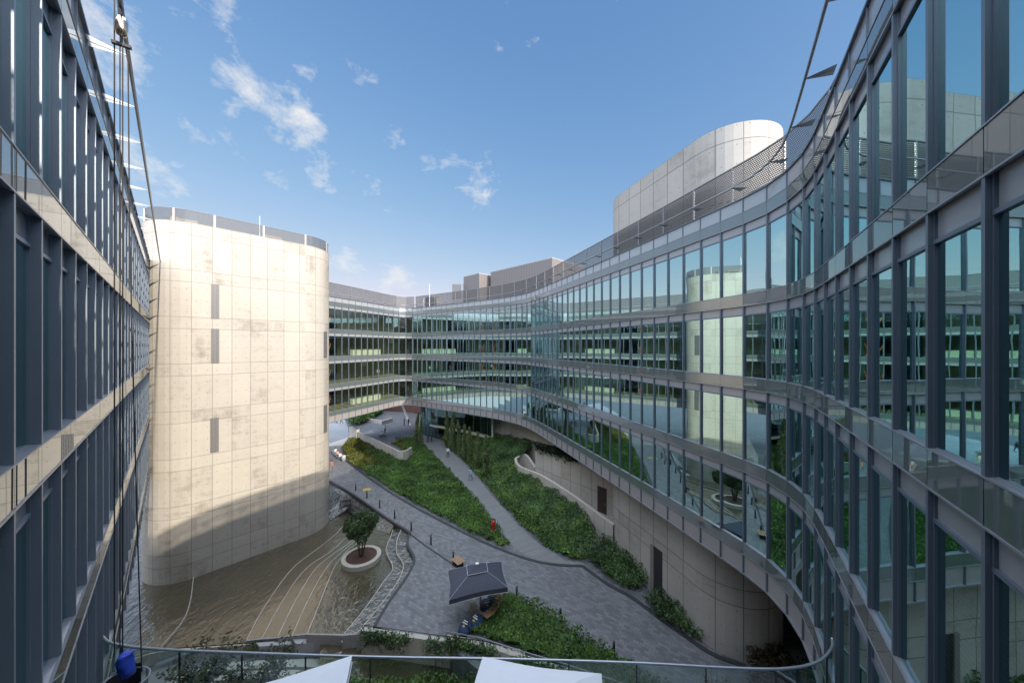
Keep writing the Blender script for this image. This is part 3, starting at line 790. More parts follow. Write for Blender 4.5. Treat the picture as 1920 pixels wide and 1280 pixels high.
bed('ornamental grass bank beyond the curved planter wall', bedF, 1.8, 14, .8, 'leaf_bed', name='ornamental_grass')
bedG = [Vector(p)*HS for p in ((3.25,4.75),(3.75,4.9),(4.0,4.2),(3.3,3.3),(2.9,3.3),(2.75,3.9))]
bed('brownish climbing plants on the ground right of the core', [p for p in bedG], 1.0, 120, .24, 'leaf_brown', name='shrub_mass')

def cypress(label, px, py, topy, width, rise, lean=0):
    p = Gs(px, py, rise); z0 = rise(p.x, p.y); hgt = (py-topy)/F*p.y
    r_ = empty('cypress_tree', label, 'tree', 'cypress trees along the path')
    m = MB(); m.tube([(p.x,p.y,z0-.1),(p.x+lean*.3,p.y,z0+hgt*.5),(p.x+lean,p.y,z0+hgt*.93)], [.10,.07,.02], 6); m.build('trunk', 'bark', r_)
    m = MB(); n = int(2300); width *= 1.25
    for _ in range(n):
        t = random.random(); prof = min(1, t*7+.35)*(1-t)**.42*(1+.18*math.sin(t*17+px))
        a = random.random()*6.283; rr = width*prof*math.sqrt(random.uniform(.35,1.0))
        c = (p.x+lean*t*t+rr*math.cos(a), p.y+rr*math.sin(a), z0+.15+t*hgt)
        leaf(m, c, .26, Vector((math.cos(a)*.5, math.sin(a)*.5, 1.6)), 0, .4)
    m.build('crown', 'leaf_cypress', r_)
z_ = lambda x, y: .0
cyp = [(780,838,775,.40,z_,.45,'taller of the two cypress trees left of the path, tip bent over'),
       (789,842,784,.36,z_,.1,'shorter of the two cypress trees left of the path'),
       (838,838,772,.46,riseB,.0,'tall cypress at the far left end of the right-hand row'),
       (847,845,773,.50,riseB,.3,'widest cypress of the right-hand row, close behind the first'),
       (862,852,788,.40,riseB,-.35,'third cypress of the right-hand row, tip bent to the left'),
       (871,862,797,.42,riseB,0,'fourth cypress of the right-hand row, below the lobby glass'),
       (881,870,802,.40,riseB,-.1,'fifth cypress of the right-hand row, near the lobby corner'),
       (896,880,812,.40,riseB,.0,'dark cypress second from the near end of the right-hand row'),
       (911,893,818,.38,riseB,.0,'slim cypress at the near end of the right-hand row')]
for c in cyp: cypress(c[6], *c[:6])

# planter ring with a small tree in the pool
pc = G(678,1043,-4.5); rx = (712-643)/2/F*pc.y
ring = empty('planter_ring', 'round pale stone planter ring standing in the pool', 'planter')
m = MB(); zt = zz(-4.48); m.lathe((pc.x, pc.y, zt), [(rx,-1.6),(rx,0),(rx-.04,.03),(rx-.36,.03),(rx-.38,-.25)], 48); m.build('rim', 'stone_pale', ring)
m = MB(); m.lathe((pc.x, pc.y, zt-.12), [(rx-.37,0),(rx*.5,.05),(.01,.09)], 32); m.build('soil_bed', 'soil', ring)
tree = empty('small_tree', 'small round-headed tree growing in the stone ring in the pool', 'tree')
m = MB()
for k in range(7):
    a = k*.9; m.tube([(pc.x+.12*math.cos(a), pc.y+.12*math.sin(a), zt-.1), (pc.x+.35*math.cos(a), pc.y+.35*math.sin(a), zt+1.2), (pc.x+.75*math.cos(a), pc.y+.7*math.sin(a), zt+3.2)], [.055,.04,.015], 6)
m.build('trunk', 'bark', tree)
m = MB(); cz = zt+2.75
blobs = [(random.gauss(0,.66), random.gauss(0,.66), random.gauss(0,.55)) for _ in range(30)]
for _ in range(7500):
    b = random.choice(blobs); v = Vector((random.gauss(0,1), random.gauss(0,1), random.gauss(0,1))).normalized()
    q = Vector(b)+v*random.uniform(.35,.62)
    if q.length > 1.5: q *= 1.5/q.length
    leaf(m, (pc.x+q.x, pc.y+q.y, cz+q.z*1.0), .19, v)
m.build('crown', 'leaf_tree', tree)

# ------------------------------------------------------------------ walls round the beds
wl_ = [Vector((-7.16,15.9)), Vector((-6.2,14.95)), Vector((-5.2,13.93)), Vector((-4.30,12.98)), Vector((-4.13,12.95)), Vector((-4.03,13.15)), Vector((-3.98,13.5))]
m = MB(); m.ribbon([p*HS for p in wl_], .28, 0, zz(-3.98)); tag(m.build('retaining_wall', 'concrete_wall'), 'grey concrete planter wall cutting across the green triangle, rounded end', 'wall')
m = MB(); m.ribbon([Vector((-7.2,15.95))*HS, Vector((-7.75,16.4))*HS], .6, 0, zz(-3.86)); tag(m.build('wall_block', 'concrete_wall'), 'dark grey end block behind the planter wall beside the road', 'wall')
pl_ = MB()
for _ in range(500):
    t = random.random(); p = (Vector((-4.15,13.3)).lerp(Vector((-5.0,14.3)), t)+Vector((random.gauss(0,.05), random.gauss(0,.05))))*HS
    leaf(pl_, (p.x, p.y, 1.45+random.random()*.4), .3)
tag(pl_.build('planter_plants', 'leaf_bed_yellow'), 'low flowering plants along the top of the planter wall', 'plants', None, 'stuff')
# sunken recess: parapet, back wall, floor, door
zf = zz(-4.25)
rec = [Vector((.74,10.62))*HS]+[Gs(*p, riseB) for p in ((985,851),(970,866),(967,874),(976,888),(1016,906),(1072,943),(1120,980),(1152,1004))]
rcap = riseB(*rec[3]); rec = catmull(rec, 5); a, b = offset(rec, .16), offset(rec, -.16); m = MB()
u = 0
for k in range(len(rec)-1):
    z0a, z0b = min(rcap, riseB(*rec[k]))+1.0, min(rcap, riseB(*rec[k+1]))+1.0; d = (rec[k+1]-rec[k]).length
    for q in (a, b):
        m.face([(q[k].x,q[k].y,-.2),(q[k+1].x,q[k+1].y,-.2),(q[k+1].x,q[k+1].y,z0b),(q[k].x,q[k].y,z0a)], 0, [(u,0),(u+d,0),(u+d,z0b),(u,z0a)])
    m.face([(a[k].x,a[k].y,z0a),(a[k+1].x,a[k+1].y,z0b),(b[k+1].x,b[k+1].y,z0b),(b[k].x,b[k].y,z0a)], 1); u += d
tag(m.build('retaining_wall', ['concrete_wall','stone_pale']), 'curved low parapet wall with pale coping round the sunken recess', 'wall')
fl = [Vector((p.x, p.y)) for p in rec]+[Vector((2.75,8.4))*HS, Vector((1.2,10.1))*HS]
m = MB(); m.poly(fl, zf); struct(m.build('recess_floor', 'stone_pale'))
bwl = [Vector((.74,10.62))*HS, Vector((1.25,10.02))*HS, Vector((2.53,8.5))*HS, Vector((2.75,8.2))*HS]
rw = empty('recess_wall', 'pale concrete wall at the back of the sunken recess', 'wall')
m = MB(); m.ribbon(bwl, .3, zf-1, zz(-3.02)); m.build('wall', 'concrete_wall', rw)
k1, k2 = bwl[1], bwl[2]; dd = (k2-k1).normalized(); nn_ = Vector((-dd.y, dd.x));
if nn_.dot(-k1) < 0: nn_ = -nn_
def rw_at(px):
    k = (px-CX)/F; u = (k*k1.y-k1.x)/(dd.x-k*dd.y); return k1+dd*u
pa, pb = rw_at(1122), rw_at(1139); q = [pa+nn_*.1, pb+nn_*.1, pb+nn_*.19, pa+nn_*.19]; zt = (CY-909)/F*pa.y+EYE
m = MB(); m.hexa([(p.x,p.y,zf) for p in q]+[(p.x,p.y,zt) for p in q]); d_ = m.build('door', 'door_brown', rw)
m = MB(); c = pa.lerp(pb,.85)+nn_*.22; m.box((c.x,c.y,zf+1.05), .05,.05,.3); m.build('handle', 'steel_tube', d_)
iv = MB()
for _ in range(2600):
    t = random.random()**.8; p = bwl[0].lerp(bwl[1], t*2) if t < .5 else bwl[1].lerp(bwl[2], (t-.5)*.9)
    hang = abs(random.gauss(0,.45))
    leaf(iv, (p.x+nn_.x*(.3+random.gauss(0,.25)), p.y+nn_.y*(.3+random.gauss(0,.25)), zz(-3.02)+.35-hang), .3, nn_.to_3d())
tag(iv.build('ivy', 'leaf_ivy'), 'dark ivy spilling over the wall of the sunken recess', 'ivy', None, 'stuff')
cw = [Vector(p)*HS for p in ((-1.3,14.9),(-.35,14.05),(.3,13.3),(.95,12.1),(1.75,10.5),(2.3,9.3),(2.75,8.0))]
m = MB(); m.ribbon(cw, .3, 0, zz(-2.74)); tag(m.build('concrete_wall', 'concrete_wall'), 'long concrete wall under the glass building behind the bank', 'wall')
# lobby under the glass building
lob = empty('glass_lobby', 'curved dark glass lobby under the glass building beyond the cypress trees', 'building')
lp_ = catmull([Vector(p)*HS for p in ((-4.9,19.5),(-4.75,17.8),(-4.35,16.9),(-3.7,16.3),(-2.6,15.6),(-1.5,14.75),(-.75,14.05))], 5)
m = MB()
for k in range(len(lp_)-1):
    a_, b_ = lp_[k], lp_[k+1]; m.face([(a_.x,a_.y,.1),(b_.x,b_.y,.1),(b_.x,b_.y,zz(-2.74)),(a_.x,a_.y,zz(-2.74))])
m.build('glazing', 'glass_lobby', lob)
m = MB()
for k in range(0, len(lp_), 2): m.box((lp_[k].x, lp_[k].y, zz(-3.5)), .08, .08, zz(-2.74)-.1-0, 0)
m.build('mullions', 'fin_metal', lob)
ledge = offset(lp_, -.35) if offset(lp_, -.35)[10].y < lp_[10].y else offset(lp_, .35)
m = MB(); m.ribbon(ledge[14:], .35, zz(-3.82), zz(-3.72)); m.box((ledge[-1].x, ledge[-1].y, zz(-3.27)), .3, .3, zz(-2.74)-zz(-3.82)); m.build('frame', 'stone_pale', lob)
lin = MB()
for o_ in (3.5,):
    q = offset(lp_, o_) if offset(lp_, o_)[10].y > lp_[10].y else offset(lp_, -o_)
    for k in range(len(q)-1): lin.face([(q[k].x,q[k].y,0),(q[k+1].x,q[k+1].y,0),(q[k+1].x,q[k+1].y,zz(-2.74)),(q[k].x,q[k].y,zz(-2.74))])
lin.build('inner_wall', 'inner_wall', lob)
# things at the back of the plaza
m = MB(); m.ribbon(catmull([Vector(p)*HS for p in ((-9.8,23.5),(-8.2,23.2),(-6.2,22.4),(-4.6,20.6))], 5), .4, 0, zz(-2.2)); tag(m.build('rust_wall', 'rust_wall'), 'dark rust-brown curved wall at the back of the plaza under the bridge', 'wall')
m = MB(); p = G(769,797); q = G(762,797); m.tube([(q.x+.9,q.y,0),(q.x-1.6,q.y-.5,zz(-2.74))], .22, 10); tag(m.build('column', 'white_metal', None, True), 'slanting white column under the bridge wing', 'column')
m = MB(); m.ribbon([G(680,788),G(716,795),G(735,789)], .5, 0, .8); tag(m.build('plaza_bench', 'concrete_wall'), 'long grey bench wall on the far plaza under the bridge', 'bench')

# ------------------------------------------------------------------ terrace with glass balustrade in the foreground
railp = [Vector(p) for p in ((-2.93,2.44),(-2.78,2.38),(-2.41,2.335),(-1.6,2.30),(-.8,2.275),(0,2.262),(.8,2.235),(1.4,2.20),(1.75,2.195),(2.0,2.24),(2.19,2.34),(2.27,2.42))]
rl = [p*HS for p in catmull(railp, 5)]
tz = zz(-2.375); rz_ = zz(-2.07)
bal = empty('glass_balustrade', 'long glass balustrade with steel handrail at the edge of the near terrace', 'railing')
m = MB(); m.tube([(p.x,p.y,rz_) for p in rl], .035, 8); m.build('handrail', 'sill_metal', bal, True)
m = MB()
for k in range(len(rl)-1): m.face([(rl[k].x,rl[k].y,tz-.25),(rl[k+1].x,rl[k+1].y,tz-.25),(rl[k+1].x,rl[k+1].y,rz_-.02),(rl[k].x,rl[k].y,rz_-.02)])
m.build('glass_panel', 'glass_rail', bal)
Sr = arclen(rl); x = 1.0
while x < Sr[-1]-.5:
    m = MB(); p = at_len(rl, Sr, x); m.box((p.x,p.y,(tz+rz_)/2-.1), .02, .05, rz_-tz+.1); x += 1.85
    m.build('joint', 'dark_metal', bal)
tp = [p+Vector((0,-.02)) for p in rl]+[Vector((1.3,.95))*HS, Vector((.8,0))*HS, Vector((-.4,-.1))*HS, Vector((-1.5,1.0))*HS]
m = MB(); m.prism(offset(tp[:len(rl)], -.25)+tp[len(rl):], tz-.7, tz-.1); struct(m.build('terrace', 'road_pale'))
def hedge(label, line_, w, z0, hgt, dens, size, material, name='hedge'):
    mb = MB(); S_ = arclen(line_); 
    for _ in range(int(S_[-1]*w*dens)):
        p = at_len(line_, S_, random.random()*S_[-1]); q = p+Vector((random.uniform(-w,w)/2, random.uniform(-w,w)/2))
        leaf(mb, (q.x, q.y, z0+hgt*random.uniform(.15,1)**.6+lumps(q.x*1.5, q.y*1.5)*.5), size, Vector((0,0,1)))
    m2 = MB(); m2.ribbon(line_, w*.7, z0, z0+hgt*.5); mb.v_off = None
    i = len(mb.v); mb.v += m2.v; mb.f += [tuple(i+k for k in f) for f in m2.f]; mb.m += m2.m; mb.uv += [None]*len(m2.f)
    return tag(mb.build(name, material), label, 'hedge')
hl = [Vector(p)*HS for p in ((-1.35,2.17),(-.8,2.17),(-.2,2.165),(.3,2.15))]
hedge('clipped green hedge behind the glass balustrade between the white parasols', hl, .6, tz-.1, 1.12, 3600, .085, 'leaf_bed')
def shrub(label, c, r, hgt, n, size, material):
    r_ = empty('shrub', label, 'shrub'); m = MB(); st = MB()
    for k in range(14):
        a = random.random()*6.283; e = Vector((c.x+r*random.uniform(.3,1)*math.cos(a), c.y+r*random.uniform(.3,1)*math.sin(a), c.z+hgt*random.uniform(.65,1.05)))
        st.tube([c, c.lerp(e,.5)+Vector((0,0,hgt*.1)), e], [.02,.014,.006], 5)
        for _ in range(n//14):
            t = random.uniform(.3,1.05); q = c.lerp(e, t)+Vector((random.gauss(0,.11), random.gauss(0,.11), random.gauss(0,.08)))
            leaf(m, q, size, Vector((0,0,.6)), 0, .38)
    st.build('stems', 'bark', r_); m.build('leaves', material, r_)
shrub('tall olive-green shrub on the near terrace, leftmost, in front of the balustrade', P(375,1262,-2.25)-Vector((0,0,.6)), 1.0, 1.05, 1500, .12, 'leaf_shrub')
shrub('olive-green shrub on the near terrace beside the left white parasol', P(480,1268,-2.3)-Vector((0,0,.5)), 1.0, 1.0, 1500, .12, 'leaf_shrub')
shrub('wispy shrub on the near terrace under the handrail at the right', P(1340,1300,-2.35)-Vector((0,0,.3)), .55, .75, 350, .11, 'leaf_shrub')

def parasol(label, corners, zc, peak_h, base, material, edge, vent=False, group=None, pole_r=.035, drop=.16):
    """square canopy from four plan corners"""
    r_ = empty('parasol', label, 'parasol', group)
    c = sum((Vector(p) for p in corners), Vector((0,0)))/4; m = MB(); nseg = 8; ed = MB()
    for k in range(4):
        a, b = Vector(corners[k]), Vector(corners[(k+1)%4])
        for j in range(nseg):
            row = []
            for (t, s) in ((j/nseg,0),((j+1)/nseg,0)):
                pass
            for i in range(6):
                f0, f1 = i/6, (i+1)/6
                def pt(t, f):
                    e = a.lerp(b, t); e = e+(c-e).normalized()*(.10*math.sin(math.pi*t)); q = e.lerp(c, f)
                    sag = -.06*math.sin(math.pi*t)*(1-f)
                    return (q.x, q.y, zc+peak_h*(f**.92)-sag*.5)
                m.face([pt(j/nseg,f0), pt((j+1)/nseg,f0), pt((j+1)/nseg,f1), pt(j/nseg,f1)])
            p0, p1 = pt(j/nseg,0), pt((j+1)/nseg,0)
            m.face([p0, p1, (p1[0],p1[1],p1[2]-drop), (p0[0],p0[1],p0[2]-drop)])
            ed.tube([(p0[0],p0[1],p0[2]-drop),(p1[0],p1[1],p1[2]-drop)], .015, 4)
    for p in (corners if vent else []):
        pv = [Vector(p).lerp(c, f_) for f_ in (0,.25,.5,.75,1)]; ed.tube([(q_.x, q_.y, zc+peak_h*(f_**.92)+.012) for q_, f_ in zip(pv, (0,.25,.5,.75,1))], .012, 4)
    m.build('canopy', material, r_, False); ed.build('piping', edge, r_)
    if vent:
        m = MB(); e = MB(); q = [c+(Vector(p)-c)*.36 for p in corners]; zv = zc+peak_h*.66+.06
        for k in range(4):
            a, b = q[k], q[(k+1)%4]; m.face([(a.x,a.y,zv),(b.x,b.y,zv),(c.x,c.y,zv+peak_h*.36)])
            e.tube([(a.x,a.y,zv),(b.x,b.y,zv)], .016, 5)
        m.build('vent_cap', material, r_); e.build('piping', edge, r_)
        m = MB(); m.lathe((c.x,c.y,zv+peak_h*.36-.03), [(.13,0),(.12,.05),(.05,.09),(.01,.1)], 14); m.build('finial', 'white_metal', r_)
    m = MB()
    for p in corners:
        p = Vector(p); m.tube([(p.x,p.y,zc-.03),(c.x,c.y,zc+peak_h*.85)], .02, 5)
    m.build('ribs', 'steel_tube', r_)
    m = MB(); m.tube([(base.x,base.y,base.z),(base.x,base.y,zc+peak_h*.6 if not vent else zc+.3)], pole_r, 8)
    if vent: m.tube([(base.x,base.y,zc-.3),(c.x,c.y,zc+peak_h*.5)], .05, 8)
    m.build('pole', 'steel_tube', r_)
    m = MB(); m.box((base.x,base.y,base.z+.08), .9, .9, .16, .3)
    if vent: m.box((base.x-.5,base.y,base.z+.3), .5, .9, .3, .3)
    m.build('base', 'stone_pale', r_)
zc_ = zz(-1.80)
c1 = [G(905,1230,-1.8), G(1128,1262,-1.8)]
d_ = c1[1]-c1[0]; n_ = Vector((d_.y,-d_.x))
cs = [c1[0], c1[1], c1[1]+n_*.95+Vector((.1,0)), c1[0]+n_*.95-Vector((.35,0))]
ct = sum(cs, Vector((0,0)))/4
parasol('white square parasol at the bottom of the picture, right of centre', cs, zc_, .62, Vector((ct.x,ct.y,tz-.1)), 'canopy_white', 'canopy_white', group='white parasols on the near terrace')
c1 = [G(478,1281,-1.8), G(660,1228,-1.8)]
d_ = c1[1]-c1[0]; d_ = d_.normalized()*2.9; c1[0] = c1[1]-d_; n_ = Vector((d_.y,-d_.x))
cs = [c1[0], c1[1], c1[1]+n_, c1[0]+n_]; ct = sum(cs, Vector((0,0)))/4
parasol('white square parasol at the bottom of the picture, left of centre', cs, zc_, .62, Vector((ct.x,ct.y,tz-.1)), 'canopy_white', 'canopy_white', group='white parasols on the near terrace')
# navy cantilever parasol on the paving
cs = [G(842,1122,-3.82), G(952,1098,-3.82), G(940,1042,-3.74), G(841,1062,-3.78)]
bs = G(893,1146)
parasol('large navy blue cantilever parasol with vent cap on the grey paving', cs, zz(-3.84), 1.0, Vector((bs.x+.3,bs.y,0)), 'canopy_navy', 'piping_pale', True, pole_r=.07, drop=.32)

# ------------------------------------------------------------------ seats and small things in the court
def beanbag(label, px, py, rz):
    p = G(px, py); r_ = empty('bean_bag', label, 'bean bag', 'bean bags by the navy parasol'); m = MB()
    prof = [(.01,0),(.42,.02),(.48,.14),(.40,.32),(.2,.46),(.01,.5)]
    m.lathe((0,0,0), prof, 18)
    ca, sa = math.cos(rz), math.sin(rz)
    vs = []
    for (x, y, z) in m.v:
        x *= 1.25; z = z*(1+.5*(x>0)*x)
        vs.append((p.x+x*ca-y*sa, p.y+x*sa+y*ca, z))
    m.v = vs; m.build('cushion', 'beanbag_blue', r_, True)
    l = MB(); nrm = Vector((-ca*.55,-sa*.55,.83)).normalized(); c = Vector((p.x-ca*.18,p.y-sa*.18,.47)); sx = Vector((-sa,ca,0)); sy = nrm.cross(sx).normalized()
    def disc(cx, cy, r, mi):
        l.face([c+nrm*.03+sx*(cx+r*math.cos(k*.785))+sy*(cy+r*math.sin(k*.785)) for k in range(8)], mi)
    disc(0,.09,.09,0)
    for k, w in ((0,.42),(1,.30)):
        y0 = -.06-k*.12; l.face([c+nrm*.035+sx*(-w/2)+sy*y0, c+nrm*.035+sx*(w/2)+sy*y0, c+nrm*.035+sx*(w/2)+sy*(y0-.07), c+nrm*.035+sx*(-w/2)+sy*(y0-.07)], 1)
    l.build('emblem', ['logo_yellow','logo_white'], r_)
beanbag('navy bean bag with yellow and white emblem nearest the ivy wall', 874, 1181, 1.0)
beanbag('navy bean bag with emblem between the nearest one and the bench', 893, 1171, .9)
beanbag('navy bean bag under the front edge of the navy parasol', 912, 1141, 1.9)
beanbag('navy bean bag in the shade at the back of the navy parasol', 926, 1128, 2.1)
def slat_bench(label, pts, w):
    ln = catmull([G(*p) for p in pts], 4); r_ = empty('bench', label, 'bench')
    m = MB()
    for k in range(5):
        o_ = offset(ln, (k-2)*w/5)
        m.ribbon(o_, w/5*.72, .42, .46)
    m.build('seat', 'wood_slat', r_)
    for e in (1, len(ln)//2, -2):
        m = MB(); m.box((ln[e].x, ln[e].y, .21), w*.7, .12, .42, .4); m.build('leg', 'dark_metal', r_)
slat_bench('curved wooden slat bench along the planting behind the bean bags', [(908,1168),(925,1153),(935,1135),(938,1120)], .55)
slat_bench('short wooden slat bench beside the navy parasol near the last bollard', [(852,1054),(866,1065)], .8)
def bollard(label, px, py, hgt):
    p = G(px, py); r_ = empty('bollard', label, 'bollard', 'bollard lights along the paths'); m = MB()
    m.lathe((p.x,p.y,0), [(.12,0),(.12,.03),(.075,.03),(.075,hgt*.84)], 12); m.build('post', 'dark_metal', r_)
    m = MB(); m.lathe((p.x,p.y,hgt*.84), [(.055,0),(.055,hgt*.08)], 12); m.build('lens', 'piping_pale', r_)
    m = MB(); m.lathe((p.x,p.y,hgt*.92), [(.085,0),(.085,hgt*.08),(.01,hgt*.085)], 12); m.build('cap', 'dark_metal', r_)
bl = [(667,919,'farthest dark bollard beside the pool, by the yellow cover'),(688,933,'second dark bollard along the pool from the far end'),(712,951,'third dark bollard along the pool, above the round tree'),
      (740,971,'fourth dark bollard along the pool edge'),(771,994,'dark bollard at the corner where the pool ends'),(808,1020,'dark bollard alone on the paving past the pool'),(850,1052,'dark bollard beside the short wooden bench'),
      (1151,1229,'dark bollard on the ramp beside the front planting'),(969,1121,'dark bollard at the tip of the front planting behind the parasol'),(1051,1164,'half-hidden dark bollard midway along the front planting')]
for px, py, lb in bl: bollard(lb, px, py, .85)
p = G(925,1000); hy = empty('fire_hydrant', 'red fire hydrant in the tip of the green triangle', 'hydrant')
m = MB(); m.lathe((p.x,p.y,.3), [(.16,0),(.16,.06),(.11,.08),(.11,.75),(.17,.78),(.17,.84),(.13,.92),(.05,1.0),(.01,1.02)], 14); m.build('body', 'hydrant_red', hy, True)
m = MB(); m.tube([(p.x-.24,p.y,.95),(p.x+.24,p.y,.95)], .07, 10); m.tube([(p.x,p.y-.22,.95),(p.x,p.y,.95)], .08, 10); m.build('outlet', 'hydrant_red', hy)
p = G(688,917); m = MB(); m.lathe((p.x,p.y,.008), [(.01,0),(.55,0),(.55,-.02)], 20); tag(m.build('manhole_cover', 'yellow_cover'), 'round yellow cover on the paved path beside the pool', 'cover')

# ivy-clad low walls in front
def ivy_wall(label, pts, zh, hgt, label2):
    ln = [P(px, py, zh) for px, py in pts]; ln = [Vector((p.x, p.y)) for p in ln]; zt = zz(zh)
    m = MB(); m.ribbon(ln, .3, -3, zt); tag(m.build('low_wall', 'stone_pale'), label, 'wall')
    S_ = arclen(ln); iv = MB()
    for _ in range(int(S_[-1]*330)):
        x = random.random()*S_[-1]; p = at_len(ln, S_, x)
        if math.sin(x*1.1)+math.sin(x*2.7+1) < -.7+random.gauss(0,.4): continue
        q = p+Vector((random.gauss(0,.16), -.2+random.gauss(0,.16)))
        leaf(iv, (q.x, q.y, zt+.12-abs(random.gauss(0,hgt*.45))), .17)
    tag(iv.build('ivy', 'leaf_bed_dark'), label2, 'ivy', None, 'stuff')
    return ln, zt
ln, zt = ivy_wall('low pale wall between the pool steps and the paving', [(680,1178),(760,1189),(840,1200),(905,1208),(985,1222)], -4.35, 1.0, 'straggling ivy over the low wall beside the pool steps')
m = MB(); m.tube([(p.x,p.y,zt+.25) for p in ln], .02, 6)
for p in ln: m.tube([(p.x,p.y,zt-.1),(p.x,p.y,zt+.25)], .015, 5)
tag(m.build('railing', 'dark_metal'), 'thin dark rail on the low wall beside the pool steps', 'railing')
ln, zt = ivy_wall('pale pebbled wall edging the front planting', [(838,1192),(900,1204),(980,1230),(1060,1254),(1150,1284),(1220,1312)], -4.3, .9, 'ivy covering the pale wall edging the front planting')
m = MB(); m.tube([(p.x,p.y,zt+.3) for p in ln], .03, 6)
for p in ln: m.tube([(p.x,p.y,zt-.1),(p.x,p.y,zt+.3)], .015, 5)
tag(m.build('railing', 'lip_metal'), 'thin pale rail running diagonally along the front planting', 'railing')
hg = [G(*p,-4.8) for p in ((462,1208),(520,1206),(580,1208),(640,1212))]
hedge('low strip of planting below the pool steps', hg, .7, zz(-4.95), .55, 500, .16, 'leaf_shrub')

# ------------------------------------------------------------------ window-cleaning hoist on the left rail
hp = Vector((-1.144*1.786, 1.786))*HS
hx = empty('hoist', 'copper-coloured pulley hoist hanging on the left roof rail', 'hoist')
zt = zz(1.70)
m = MB(); m.lathe((hp.x,hp.y,zt-.12), [(.02,-.22),(.08,-.19),(.10,-.05),(.10,.10),(.08,.19),(.03,.22)], 16); m.build('housing', 'copper', hx, True)
m = MB(); m.tube([(hp.x,hp.y,zt+.1),(hp.x-.05,hp.y,zt+.6)], .05, 8); m.build('hanger', 'dark_metal', hx)
m = MB(); m.box((hp.x,hp.y,zt-.52), .30, .08, .06, .6); m.tube([(hp.x,hp.y,zt-.34),(hp.x,hp.y,zt-.5)], .03, 6); m.build('spreader', 'dark_metal', hx)
cbl = []
for lb, px, r_ in (('thick suspension cable left of the hoist', 214.5, .013), ('left of the twin cables hanging from the hoist', 225, .010), ('right of the twin cables hanging from the hoist', 230, .012)):
    X = (px-CX)/F*hp.y; m = MB(); z1 = zz(1.85) if px < 220 else zt-.5
    m.tube([(X,hp.y,z1),(X,hp.y,0.5*(z1+zz(-1.6))),(X,hp.y,zz(-1.62))], r_, 6); tag(m.build('cable', 'cable'), lb, 'cable')
m = MB(); X = lambda px: (px-CX)/F*hp.y
m.tube([(X(240),hp.y,zz(1.55)),(X(243),hp.y,zz(.6)),(X(251),hp.y,zz(-.3)),(X(258),hp.y,zz(-1.0)),(X(266),hp.y,zz(-1.70))], .012, 6); tag(m.build('cable', 'cable'), 'slack rope sagging to the right of the hoist cables', 'rope')
cr_ = empty('suspended_cradle', 'dark suspended cleaning cradle hanging at the lower left', 'cradle')
cp = Vector((X(237), hp.y)); zc0 = zz(-1.98)
m = MB(); n = 20
for j in range(n):
    a0, a1 = math.pi*2*j/n, math.pi*2*(j+1)/n
    p0 = (cp.x+.42*math.cos(a0), cp.y+.3*math.sin(a0)); p1 = (cp.x+.42*math.cos(a1), cp.y+.3*math.sin(a1))
    if math.cos(a0) < .1: m.face([(*p0,zc0),(*p1,zc0),(*p1,zc0+1.0+.1*math.sin(a1)),(*p0,zc0+1.0+.1*math.sin(a0))])
m.poly([(cp.x+.42*math.cos(math.pi*2*j/n), cp.y+.3*math.sin(math.pi*2*j/n)) for j in range(n)], zc0); m.build('shell', 'dark_metal', cr_)
m = MB()
for z in (zc0+.45, zc0+1.0): m.tube([(cp.x+.42*math.cos(a*.314), cp.y+.3*math.sin(a*.314), z) for a in range(21)], .02, 6)
for a in (0, 1.2, 5.1): m.tube([(cp.x+.42*math.cos(a), cp.y+.3*math.sin(a), zc0), (cp.x+.42*math.cos(a), cp.y+.3*math.sin(a), zc0+1.0)], .02, 6)
m.build('guard_rail', 'sill_metal', cr_)
bb = MB(); bc = Vector((X(247), hp.y-.1, zz(-1.62)))
bb.lathe(bc, [(.01,-.36),(.08,-.32),(.12,-.17),(.14,0),(.11,.08),(.12,.14),(.04,.16),(.01,.15)], 14)
bb.v = [(x+.05*math.sin(z*9), y+.04*math.sin(x*30+z*11), z) for x, y, z in bb.v]
tag(bb.build('work_bag', 'bag_blue', None, True), 'bright blue bag hanging over the side of the cleaning cradle', 'bag')

# ------------------------------------------------------------------ rooftop plant on the right building
def clad_box(label, pts, z0, z1):
    r_ = empty('plant_room', label, 'plant room'); m = MB(); n = len(pts); u = 0
    for k in range(n):
        a, b = pts[k], pts[(k+1)%n]; d = (b-a).length
        m.face([(a.x,a.y,z0),(b.x,b.y,z0),(b.x,b.y,z1),(a.x,a.y,z1)], 0, [(u,z0),(u+d,z0),(u+d,z1),(u,z1)]); u += d
    m.build('wall', 'ribbed_clad', r_)
    m = MB(); c = sum(pts, Vector((0,0)))/n; m.prism([c+(p-c)*1.004 for p in pts], z1, z1+.12); m.build('roof', 'clad_pale', r_)
q0, q1 = G(1035,484,3.40), G(920,511,3.40)
inw = Vector((q1.y-q0.y, -(q1.x-q0.x))).normalized()
if inw.y < 0: inw = -inw
clad_box('large brown-grey ribbed plant room on the far roof', [q0, q1, q1+inw*9, q0+inw*9], zz(1.6), zz(3.40))
q2, q3 = G(902,510,3.40), G(873,517,3.40); dq = (q3-q2)
clad_box('smaller brown-grey plant room at the left of the far roof', [q2-inw*.5, q3-inw*.5, q3+inw*4, q2+inw*4], zz(1.6), zz(3.32))
fr = empty('roof_frame', 'light steel cage with screens beside the far plant room', 'frame'); m = MB(); p = G(858,531,3.0); s_ = 1.9
for dx in (-s_/2, s_/2):
    for dy in (-s_/2, s_/2): m.tube([(p.x+dx,p.y+dy,zz(1.6)),(p.x+dx,p.y+dy,zz(2.95))], .06, 6)
